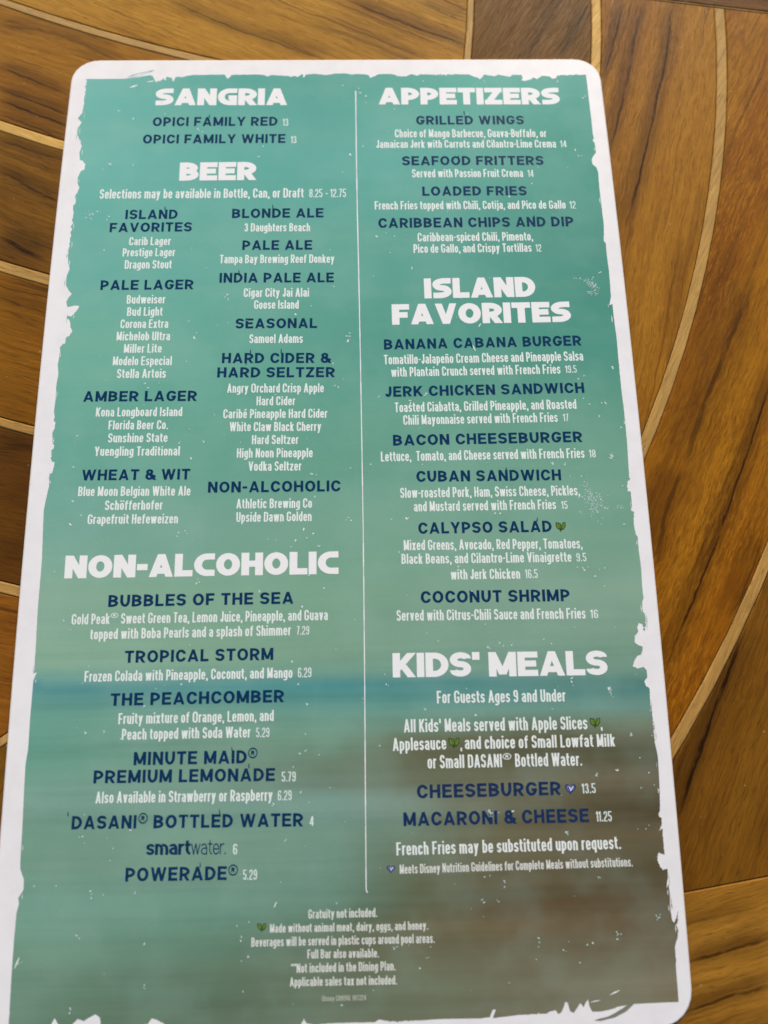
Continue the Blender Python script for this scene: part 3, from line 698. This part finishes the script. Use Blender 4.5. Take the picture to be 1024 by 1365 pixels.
NV = [
 ('OPICI FAMILY RED',(203.4,168.3),(370,167.6),11.9),('OPICI FAMILY WHITE',(190.3,191.5),(380.5,190.6),11.9),
 ('ISLAND',(166.9,292.2),(236.6,291.8),12.4),('FAVORITES',(146,309.6),(255.7,308.5),12.3),('BLONDE ALE',(309.3,290.8),(431.4,289.8),12.4),
 ('PALE ALE',(323,333.2),(416.1,332.8),12.7),('PALE LAGER',(133.7,386.7),(257.7,385.6),13),('AMBER LAGER',(110.7,535.4),(262.2,534.5),13.8),
 ('WHEAT & WIT',(108.7,640.5),(253.2,639.2),14.3),('INDIA PALE ALE',(292.5,376.9),(445.2,376.3),13),('SEASONAL',(314,437.9),(422.7,437.2),13.2),
 ('HARD CIDER &',(295.8,484.1),(440.3,483.8),13.5),('HARD SELTZER',(289.5,503.2),(446.4,502.8),13.5),('NON-ALCOHOLIC',(277.2,656.9),(454,654.9),14.7),
 ('BUBBLES OF THE SEA',(144.2,809.2),(391.3,804.7),15.9),('TROPICAL STORM',(166.2,883.7),(364.4,879.6),16.2),('THE PEACHCOMBER',(147.2,941),(378.7,936),16.7),
 ('MINUTE MAID',(178,1020),(328.9,1017.5),17.5),('PREMIUM LEMONADE',(124.5,1044.3),(366.6,1041),17.3),('DASANI',(95.2,1105.6),(181.6,1104.3),17.8),
 ('BOTTLED WATER',(204.4,1104.2),(404,1101.5),17.8),('POWERADE',(166.9,1175.1),(302.2,1172.9),18.4),
 ('GRILLED WINGS',(555,166.2),(698.7,165.8),11.6),('SEAFOOD FRITTERS',(536.3,220.4),(724.9,219.9),12.1),('LOADED FRIES',(563.2,261),(702.4,260.4),12.3),
 ('CARIBBEAN CHIPS AND DIP',(504.6,303.9),(765,301.7),13),('BANANA CABANA BURGER',(512.1,466),(775.4,460.6),13.5),('JERK CHICKEN SANDWICH',(513.8,529.2),(779.3,523.6),13.8),
 ('BACON CHEESEBURGER',(524.2,594.1),(776.6,589.2),14.3),('CUBAN SANDWICH',(555.3,642.4),(748.3,640.2),14.6),('CALYPSO SALAD',(557.9,711.6),(735.8,708.9),15),
 ('COCONUT SHRIMP',(561.2,804),(760,801.3),16),('CHEESEBURGER',(556.1,1064.3),(747.9,1059.6),18.1),('MACARONI & CHEESE',(538.1,1101.3),(785.4,1095.8),18.3)]
for t, a, b, h in NV: line(t, a, b, h, 'N', M_NV2 if a[1] > 1050 and a[0] > 500 else M_NV, 'item_name')
for cx, L_, R_, h in ((0,(330.4,1009.8),(342.9,1009.6),12.8*2.35),(0,(183.5,1097),(195.8,1096.8),13*2.35),(0,(304,1166.2),(316.6,1166),13.6*2.35)):
    # registered mark: ring and R, raised beside the name
    line('®', (L_[0], L_[1] + h * .60 - 0), (R_[0], R_[1] + h * .60), h, 'N', M_NV, 'registered_mark')
line('smart', (194.8,1139.7),(253.9,1139.2),20,'S',M_NV,'item_name'); line('water.', (254.5,1139.2),(300.8,1138.8),20,'U',M_NV,'item_name')
DD = [
 ('Selections may be available in Bottle, Can, or Draft',(132.7,265),(405,263.4),12.6),('Carib Lager',(172,327.1),(227.4,326.7),10.9),('Prestige Lager',(163.4,342),(233.3,341.6),11),
 ('3 Daughters Beach',(325.9,308.8),(413.4,308.4),11),('Tampa Bay Brewing Reef Donkey',(293,351.1),(445.8,350.4),11.3),('Dragon Stout',(166,358.4),(228.8,358),11.4),
 ('Budweiser',(168.9,405),(220.2,404.6),11.5),('Bud Light',(169.3,421.3),(216.7,420.9),11.6),('Corona Extra',(160.5,437.6),(224.1,437.2),11.6),
 ('Michelob Ultra',(155.2,454),(226.5,453.7),11.7),('Miller Lite',(165,470.5),(215.4,470.1),11.7),('Modelo Especial',(150.3,487.2),(228.8,486.8),12),
 ('Stella Artois',(155.8,504.2),(221,503.7),12.2),('Kona Longboard Island',(127.7,555.4),(242.7,554.8),12.1),('Florida Beer Co.',(144.5,572.7),(224,572.2),12.1),
 ('Sunshine State',(144,589.9),(223.2,589.3),12.2),('Yuengling Traditional',(125.9,607.8),(239.6,607.2),12.4),('Blue Moon Belgian White Ale',(104,661.5),(253.8,660.7),12.9),
 ('Schöfferhofer',(139.8,680.1),(216.7,679.3),12.8),('Grapefruit Hefeweizen',(116.7,698.7),(237.2,697.7),12.9),
 ('Cigar City Jai Alai',(325,396),(412,395.6),11.7),('Goose Island',(338.8,411.9),(398.3,411.6),11.6),('Samuel Adams',(332.5,457.5),(403.8,457.1),11.8),
 ('Angry Orchard Crisp Apple',(302.8,523.6),(431.7,523.1),12.2),('Hard Cider',(341.9,540.5),(393.6,540.2),12.1),('Caribé Pineapple Hard Cider',(297.7,557.8),(436.4,557),12.2),
 ('White Claw Black Cherry',(306.1,575),(428.2,574.5),12.3),('Hard Seltzer',(335.8,592.3),(397.9,591.9),12.2),('High Noon Pineapple',(315.7,610.2),(416.9,609.6),12.5),
 ('Vodka Seltzer',(331.3,627.8),(401.8,627.3),12.6),('Athletic Brewing Co',(315.1,677.9),(415.9,677),12.9),('Upside Dawn Golden',(315.1,695.9),(415.5,694.6),13),
 ('Gold Peak® Sweet Green Tea, Lemon Juice, Pineapple, and Guava',(95.4,832.7),(437.1,826.6),14.1),('topped with Boba Pearls and a splash of Shimmer',(120.2,852.6),(387.9,846.8),14),
 ('Frozen Colada with Pineapple, Coconut, and Mango',(112.5,909),(390,903.6),14.3),('Fruity mixture of Orange, Lemon, and',(157.8,965.5),(365,961),14.7),
 ('Peach topped with Soda Water',(162.3,986.4),(334.1,982.9),14.8),('Also Available in Strawberry or Raspberry',(127.3,1070.9),(363.4,1067.4),15.4),
 ('Choice of Mango Barbecue, Guava-Buffalo, or',(526.7,183.3),(728.8,182.9),10.8),('Jamaican Jerk with Carrots and Cilantro-Lime Crema',(501.7,197.4),(741.5,196.8),10.5),
 ('Served with Passion Fruit Crema',(549.6,236.6),(697.5,236.1),10.9),('French Fries topped with Chili, Cotija, and Pico de Gallo',(499.8,279.5),(754.4,278.3),11.1),
 ('Caribbean-spiced Chili, Pimento,',(557,322),(710.8,320.7),11.5),('Pico de Gallo, and Crispy Tortillas',(551.5,337.3),(708.9,335.7),11.5),
 ('Tomatillo-Jalapeño Cream Cheese and Pineapple Salsa',(512.1,485.9),(777.7,480.7),12.7),('with Plantain Crunch served with French Fries',(521.8,502.4),(747.4,498.1),12.6),
 ('Toasted Ciabatta, Grilled Pineapple, and Roasted',(526.5,549.6),(768.8,545),12.9),('Chili Mayonnaise served with French Fries',(537.9,566.4),(743.8,562.5),12.8),
 ('Lettuce,  Tomato, and Cheese served with French Fries',(508,615.3),(779.5,610.4),13.2),('Slow-roasted Pork, Ham, Swiss Cheese, Pickles,',(533.8,663.9),(773.3,660.3),13.5),
 ('and Mustard served with French Fries',(552,681.9),(741.6,678.8),13.2),('Mixed Greens, Avocado, Red Pepper, Tomatoes,',(538.5,733.6),(776.6,731.1),13.7),
 ('Black Beans, and Cilantro-Lime Vinaigrette',(535.4,751.9),(762.1,749),13.6),('with Jerk Chicken',(601.2,772.6),(693.6,771.4),13.6),
 ('Served with Citrus-Chili Sauce and French Fries',(529,827.7),(781,824.6),14.3),('For Guests Ages 9 and Under',(582.7,937.6),(754.3,935.2),16.6),
 ('All Kids’ Meals served with Apple Slices',(538.7,976.3),(783.4,972.1),17.5),('Applesauce',(523.8,1001.1),(595.1,998.9),17.2),(',',(614,999.2),(616,999.1),17),
 ('and choice of Small Lowfat Milk',(620,998.7),(820.2,995),16.9),(',',(801,971.9),(803.2,971.8),17),('or Small DASANI® Bottled Water.',(570.3,1024.5),(776.2,1020.5),17.7),
 ('French Fries may be substituted upon request.',(528.7,1140.3),(828,1131.6),17.4)]
for t, a, b, h in DD: line(t, a, b, h, 'D', M_TX, 'description')
FT = [('Gratuity not included.',(411.2,1224.6),(503,1222.3),12.2),('Made without animal meat, dairy, eggs, and honey.',(360,1243.3),(570.8,1239.2),11.6),
 ('Beverages will be served in plastic cups around pool areas.',(335.2,1262.2),(579.6,1256.8),12.4),('Full Bar also available.',(409.8,1277.7),(505.2,1276.2),12),
 ('**Not included in the Dining Plan.',(388.4,1297),(527.5,1293.4),12.3),('Applicable sales tax not included.',(386.4,1315),(529.4,1312.3),12.2),
 ('Meets Disney Nutrition Guidelines for Complete Meals without substitutions.',(533.2,1164.9),(843.6,1154.9),12.4)]
for t, a, b, h in FT: line(t, a, b, h, 'D', M_FT, 'footnote')
line('©Disney CR8016L 007224'.replace('©', '-'), (427.8,1334.6),(488,1333.3),7.2,'P',M_FA,'footnote')
PRC = [('13',(377.4,168),(384.4,167.9),9.6),('13',(388.3,191),(395.3,190.9),9.4),('8.25 – 12.75',(412.4,263.2),(461.3,262.9),11.2),
 ('7.29',(395.7,846.2),(412.3,845.9),11.6),('6.29',(397.4,903.2),(415.2,902.8),13.2),('5.29',(341.6,982.8),(359.1,982.5),12.8),('5.79',(375.7,1042),(394.3,1041.6),13.2),
 ('6.29',(370.5,1067),(388.8,1066.6),13.4),('4',(412.9,1100.8),(418.4,1100.7),12.6),('6',(310.8,1139),(316.3,1138.9),14.2),('5.29',(324.1,1172.9),(342.6,1172.5),13.6),
 ('14',(747.9,196.5),(755.7,196.4),9.1),('14',(704.4,236),(711.8,235.9),9.4),('12',(760.6,278.2),(768,278),10),('12',(715.1,335.5),(722.1,335.3),9.8),
 ('19.5',(754.5,497.2),(769.1,496.9),9.9),('17',(751.6,561.7),(758.4,561.5),9.9),('18',(786.3,610),(794.5,609.8),10.5),('15',(749.3,678.6),(757,678.4),10.6),
 ('9.5',(768.8,748.6),(782,748.3),11.3),('16.5',(701,771),(717.2,770.6),12),('16',(788,824.1),(797.7,823.9),11.4),('13.5',(776.6,1057.7),(794.4,1057.1),13.2),('11.25',(795.5,1095.1),(815.9,1094.6),13.5)]
for t, a, b, h in PRC: line(t, a, b, h, 'P', M_PR, 'price')

# divider, icons, wear
def flat(name, polys, mats, mi=None, off=.00005, kind=None, label=None):
    vs, fs, ids = [], [], []
    for i, p in enumerate(polys):
        P = unproj(p); ar = sum(P[j - 1][0] * P[j][1] - P[j][0] * P[j - 1][1] for j in range(len(P)))
        if ar < 0: P = P[::-1]
        b0 = len(vs); vs += list(lift(P, off + (0 if mi is None else .000012 * mi[i]))); fs.append(list(range(b0, b0 + len(P)))); ids.append(0 if mi is None else mi[i])
    o = link_obj(name, vs, fs, mats, menu, mi=ids)
    if kind: o['kind'] = kind
    if label: o['label'] = label
    return o
dl = [(474.2, 121), (475.2, 210), (476.4, 280), (478, 350), (480.6, 480), (482.6, 600), (484.3, 710), (486.2, 900), (487.2, 1060), (488.2, 1186)]
seg = []
for i in range(len(dl) - 1):
    a, b = np.array(dl[i]), np.array(dl[i + 1]); k_ = max(1, int((b[1] - a[1]) / 14))
    for j in range(k_):
        p, q = a + (b - a) * j / k_, a + (b - a) * (j + 1) / k_; w1 = .52 + rnd.random() * .25; w2 = w1
        seg.append([(p[0] - w1, p[1]), (p[0] + w1, p[1]), (q[0] + w2, q[1]), (q[0] - w2, q[1])])
seg.append([(487.6, 1186), (488.9, 1186), (491.0, 1190), (488.6, 1189.5)])
flat('divider_rule', seg, [M_WH])
def leaf_icon(cx, cy, s, dk=False):
    def sc(P): return [(cx + x * s, cy + y * s) for x, y in P]
    polys = [sc([(-1, -.9), (-.1, -.75), (.15, -.2), (.35, -.8), (1, -.95), (1.02, 0), (.6, .6), (.15, .75), (.12, 1), (-.12, 1), (-.1, .7), (-.6, .45), (-.95, -.1)]),
             sc([(-.8, -.7), (-.2, -.55), (.0, .0), (-.05, .5), (-.5, .3), (-.78, -.1)]), sc([(.85, -.75), (.4, -.6), (.2, 0), (.22, .5), (.55, .35), (.85, -.05)]),
             sc([(-.55, -.5), (-.45, -.52), (.02, .6), (-.06, .62)]), sc([(.62, -.5), (.52, -.54), (.16, .5), (.22, .55)])]
    flat('leaf_icon', polys, [M_LD, M_LG, M_LD], [0, 1, 1, 2, 2], label='small green leaf symbol')
leaf_icon(747.3, 702, 6.6); leaf_icon(793, 963.3, 6.9); leaf_icon(605, 990.2, 7.2); leaf_icon(348.8, 1236, 6.0)
M_HB = ink('heart_blue_ink', (.02, .03, .16), var=.1); M_HL = ink('heart_pale_ink', (.16, .20, .45), var=.2)
def heart_icon(cx, cy, s):
    def sc(P): return [(cx + x * s, cy + y * s) for x, y in P]
    out = []
    for i in range(30):
        t = 2 * math.pi * i / 30; out.append((math.sin(t) ** 3, -(13 * math.cos(t) - 5 * math.cos(2 * t) - 2 * math.cos(3 * t) - math.cos(4 * t)) / 15.5))
    polys = [sc(out), sc([(x * .72, y * .70 - .02) for x, y in out]), sc([(x * .50, y * .48 - .02) for x, y in out]), sc([(-.30, -.25), (-.12, -.38), (.05, .12), (.42, -.42), (.55, -.32), (.08, .45)])]
    flat('heart_icon', polys, [M_HB, M_HL, M_HB, M_WH], [0, 1, 2, 3], label='small blue heart symbol with white tick')
heart_icon(760.4, 1051, 7.4); heart_icon(521.2, 1158, 5.6)
# specks where the print has been knocked out
sp = [(158,148,2),(178,158,1.6),(147,219,2.2),(178,220,1.8),(137,226,1.3),(124,286,1.6),(130,282,1.5),(122,292,1.4),(146,289,2),(143,293,1.6),(134,283,1),(139,334,2),(156,118,0),(220,152,1.6),(264,172,2.4),(270,176,1.6),(345,209,1.8),(351,195,1.4),
(467,206,2.6),(457,114,1.4),(478,118,1.8),(480,124,2),(488,128,1.5),(488,137,1.2),(484,195,1.4),(457,230,1.3),(456,229,1.2),(526,146,1.8),(564,108,1.6),(623,152,1.4),(645,108,1.8),(743,109,2),(760,103,1.4),(780,129,1.8),(777,131,1.6),(767,200,1.6),(771,208,1.6),(775,208,1.2),(757,224,1.6),(709,245,1.4),(717,223,1.5),(679,262,2),(526,315,1.6),(502,315,1.8),(520,337,1.2),(549,357,2.2),(498,368,1.6),(515,311,1.4),
(256,331,1.2),(440,333,1.2),(252,428,1.8),(259,450,2.6),(262,444,1.6),(249,482,1.6),(230,447,1),(300,396,1.8),(303,393,2),(304,399,1.5),(445,382,2),(394,419,2),(415,408,1),(290,434,1.2),(462,448,1.6),(464,455,1.8),(466,444,1.6),(444,484,2),(458,505,1.2),(447,514,2),(451,516,1.8),(286,553,1.4),(272,589,1.8),(299,580,1.4),(367,526,1.5),(194,511,2),(197,517,2.2),(212,511,1.6),(192,540,1.2),(103,581,2),(239,591,2),(241,589,1.6),(253,572,1.5),(255,611,2.4),(272,589,1.5),(98,623,2),(97,668,2.4),(94,699,2),(108,687,1.4),(238,710,2),(247,708,1.8),(249,711,1.6),(236,715,1.8),(258,720,1),(369,695,1.8),(368,720,1.2),(405,706,2.2),(418,711,1.6),(394,720,2),(409,717,1.4),(425,728,2.4),(416,632,2.4),(422,633,1.5),(420,662,2),(465,690,2),(468,694,1.6),(462,693,1.4),(467,624,1.6),
(388,729,1.6),(368,735,1),(73,762,1.8),(262,778,2),(266,776,2.2),(264,772,1.6),(85,828,2.4),(94,839,1.4),(94,811,1),(138,815,1),(86,745,1.5),(253,860,1.4),(346,788,2.2),(403,809,2),(432,784,1.5),(412,767,2),(119,888,1.2),(110,911,1.2),(242,912,1.8),(208,918,1),(193,941,2.2),(114,977,2.2),(139,975,2),(103,970,1),(161,985,1.2),(390,882,2),(398,912,2.4),(409,939,2.2),(407,978,2.2),(400,1005,2.2),(407,1001,2),(426,1006,1.8),(391,1022,1.6),(401,1056,2.4),(365,1072,2),(363,1074,1.6),(106,1116,1.8),(113,1124,1.6),(110,1115,1.4),(143,1117,1.2),(174,1107,1.6),(113,1086,1.6),(151,1131,1.8),(147,1147,1.6),(380,1121,2),(382,1119,1.6),(407,1127,1),(180,1190,1.8),(122,1192,1.4),(121,1188,1.8),(122,1197,1.8),(138,1193,1.6),(75,1181,1.6),(46,1181,1.2),(45,1182,1),(367,1208,1.8),(316,1234,1.6),(332,1229,1.2),(322,1249,1.8),(321,1254,1.6),(331,1275,1.8),(322,1281,1.4),(324,1322,2),(498,1320,1.8),(456,1340,1.8),(391,1338,1.2),(449,1204,1.4),(102,1247,1.8),(106,1251,1.8),(25,1285,1.4),(29,1283,1.4),(193,1258,2.2),(192,1316,2),(193,1313,1.4),(94,1345,2.2),(93,1350,1.6),
(559,571,1.2),(505,529,1.8),(547,534,1.6),(568,525,2.4),(566,527,1.8),(494,619,1.8),(563,619,1.2),(649,617,1),(542,691,2.2),(545,690,1.4),(522,692,1.5),(660,684,1.6),(667,684,1.4),(737,618,2.4),(753,619,2.2),(778,501,2),(771,505,1.6),(817,491,2.2),(816,489,1.6),(778,531,1.4),(786,539,2),(802,537,1.6),(807,537,2.2),(799,555,2),(828,570,1.8),(816,608,2.8),(814,611,2.2),(817,612,1.8),(775,635,1.6),(760,635,1.4),(830,648,1.5),(832,699,1.8),(801,699,1.2),(797,695,1.4),(770,756,1.8),(777,757,2),(779,760,1.6),(784,756,1.2),(799,759,1.4),(806,757,1.4),(793,768,2.2),(806,781,1),(611,755,1.8),(708,755,1.4),(532,736,1.2),(629,788,1.6),(569,844,1.6),(584,854,2),(647,832,1.4),(766,836,1.4),(820,836,1.2),(650,863,2.6),(666,857,1.6),(671,861,1.6),(682,860,1.8),(725,852,1.6),(735,858,2),(762,904,1.8),(762,909,1.8),(764,914,1.4),(513,899,1.6),(515,912,1.8),(518,914,1.4),(567,946,2.2),(622,918,1.6),(634,953,1.8),(737,945,1.2),(812,918,2.8),(813,922,2.4),(736,945,1),(841,978,2),(842,980,1.6),(823,1027,1.8),(821,1026,1.2),(795,1034,2.6),(796,1031,1.6),(855,1050,1.4),(853,1010,1.2),(506,994,1.8),(848,899,1.2),(869,980,1.2),(872,1046,1.2),(865,1030,1.4),(652,1081,2.6),(655,1084,1.8),(684,1081,1.8),(665,1083,1.2),(755,1109,2.6),(757,1112,1.6),(644,1200,0),(646,1169,1.6),(653,1167,1.6),(672,1174,1.6),(673,1182,1.8),(673,1176,1.2),(643,1199,1.8),(645,1203,1.8),(665,1202,2),(798,1169,1.8),(800,1170,1.2),(718,1250,1.8),(719,1256,1.8),(718,1262,1.6),(751,1266,1.8),(755,1268,1),(783,1259,1.8),(790,1257,1.8),(773,1283,1.5),(822,1242,1.6),(824,1245,2),(828,1245,1.2),(823,1252,1.6),(875,1220,1.8),(878,1223,2),(876,1226,1.6),(880,1219,1.4),(526,1264,2.4),(529,1262,1.8),(574,1262,1.6),(560,1291,1.8),(569,1277,1.4),(572,1276,1.2),(679,1310,1.2),(715,1279,1),(606,1178,1),(865,1100,1),
(850,1105,1),(861,1105,1.4),(460,1095,1.2),(412,1069,1),(440,1050,1.2)]
polys, mi = [], []
def speck(x, y, s, c=0):
    n = rnd.randint(5, 7); a0 = rnd.random() * 6.28; el = 1 + rnd.random() * 1.1; th = rnd.random() * 3.14; pts = []
    for i in range(n):
        t = a0 + 6.283 * i / n; r = s * (.35 + .5 * rnd.random()); u, v = r * math.cos(t) * el, r * math.sin(t)
        pts.append((x + u * math.cos(th) - v * math.sin(th), y + u * math.sin(th) + v * math.cos(th)))
    polys.append(pts); mi.append(c)
for x, y, s in sp:
    if s > 0:
        s *= .86; speck(x, y, s, rnd.choice((0, 1, 1, 1)))
        if s > 1.5: speck(x + rnd.uniform(-2.2, 2.2), y + rnd.uniform(-2.2, 2.2), s * .5, 1)
for (x0, y0, x1, y1, wd, n) in [(764,369,768,371,2,5),(772,370,774,374,2,5),(781,373,798,388,4,75),(783,390,796,391,4,26),(797,365,801,363,1,5),(790,370,791,368,1,3),
                                (780,643,796,686,6,95),(776,664,800,664,9,60),(797,673,812,678,2,12),(820,676,831,675,2.5,22),(773,683,777,684,2,6),
                                (116,282,124,290,5,18),(466,448,464,456,2,12),(814,604,817,613,2.5,16),(812,916,814,924,3,18),(650,860,655,868,1.5,10),(652,1080,656,1088,1.5,10)]:
    for _ in range(n):
        t = rnd.random(); speck(x0 + (x1 - x0) * t + rnd.gauss(0, wd * .55), y0 + (y1 - y0) * t + rnd.gauss(0, wd * .55), rnd.uniform(.5, 1.3), 1)
for _ in range(80): speck(rnd.uniform(100, 780), rnd.uniform(120, 1320), rnd.uniform(.5, 1.0), 1)
# short scratches
for a, b in [((173,117),(184,113.5)),((168,104.5),(200,95.5)),((196,109.5),(206,108)),((19.5,1291),(26,1276)),((365,1210),(369,1202)),((813,1326),(826,1320)),((787,1336),(800,1333)),((638,436),(641,431)),((630,460),(634,468)),((548,536),(546,540))]:
    a, b = np.array(a), np.array(b); d = (b - a) / np.linalg.norm(b - a); n_ = np.array([-d[1], d[0]])
    q = 1.1 if a[0] > 800 or a[0] < 180 else .7
    c = 0
    polys.append([a - n_ * .2, (a + b) / 2 - n_ * q, b - n_ * .3, b + n_ * .3, (a + b) / 2 + n_ * q, a + n_ * .3]); mi.append(c)
def sliver(x, y, L_, wd, lean, c):
    n = 6; a_, b_ = [], []
    for i in range(n + 1):
        t = i / n; w_ = wd * math.sin(math.pi * min(.95, max(.05, t))) * rnd.uniform(.5, 1.2)
        cx = x + lean * L_ * t + rnd.gauss(0, .15); cy = y + L_ * t; a_.append((cx - w_ / 2, cy)); b_.append((cx + w_ / 2, cy))
    return a_ + b_[::-1]
slw, slt = [], []
lx = lambda y: np.interp(y, [q[1] for q in left[::-1]], [q[0] for q in left[::-1]])
rx = lambda y: np.interp(y, [q[1] for q in right], [q[0] for q in right])
for y in (150, 171, 186, 199, 239, 262, 296, 322, 346, 419, 470, 520, 583, 640, 905, 1126, 1190): slw.append(sliver(lx(y) + rnd.uniform(.8, 3), y, rnd.uniform(5, 13), rnd.uniform(.5, 1.1), -.09, 0))
for y in (168, 178, 330, 338, 372, 888): slt.append(sliver(lx(y) - rnd.uniform(.8, 2.2), y, rnd.uniform(6, 12), rnd.uniform(.5, .8), -.09, 0))
for y in (196, 262, 405, 420, 560, 668, 720, 806, 846, 868, 944, 1016, 1050, 1100, 1185, 1206, 1232): slw.append(sliver(rx(y) - rnd.uniform(.9, 2.6), y, rnd.uniform(5, 12), rnd.uniform(.5, 1.2), .09, 0))
for y in (818, 825, 935, 960, 975, 1165, 1180, 1195, 1203): slt.append(sliver(rx(y) + rnd.uniform(.9, 2.4), y, rnd.uniform(8, 18), rnd.uniform(.5, .9), .09, 0))
for q in slw: polys.append(q); mi.append(0)
flat('print_wear', polys, [M_WH, M_SP], mi, off=.00008, kind='stuff')
flat('ink_sliver', [q for q in slt if q[0][1] < 900], [ink('teal_sliver_ink', (.15, .36, .30), var=.2)], kind='stuff')
flat('ink_sliver', [q for q in slt if q[0][1] >= 900], [ink('olive_sliver_ink', (.20, .20, .14), var=.2)], kind='stuff')
# teal strokes that cross into the white border
kt = ink('teal_ink', (.16, .36, .31), var=.2)
polys2 = [[(168,104.6),(176,100),(188,97),(205,93.6),(205,94.4),(190,99),(180,102.4)], [(792,1360),(800,1357.5),(815,1354),(830,1346),(841,1338.5),(845,1338.5),(835,1348),(820,1356),(800,1361)]]
flat('ink_stroke', polys2[:1], [kt]); flat('ink_stroke', polys2[1:], [ink('olive_ink', (.20, .21, .15), var=.2)])
# short navy ticks standing on the item names, as in the worn print
tk = [(279.5,153,157),(319,360,365),(334,466,471),(375,465,471),(328,481,486),(619,148,153),(611,207,211),(596,248,252),(624,248,252),(712,287,291),(712,510,515),(675,623,628),(716,690,695),(364,273,278),
      (309.5,996,1001),(332,1018,1024),(293,1079,1085),(267,1150,1156),(220,275,280),(91,1082,1088)]
pk = []
for x, y0, y1 in tk:
    s = rnd.uniform(-.6, .6); pk.append([(x - .55 + s, y0), (x + .35 + s, y0), (x + .9, y1), (x - .7, y1)])
flat('ink_tick', pk, [M_NV])['kind'] = 'stuff'
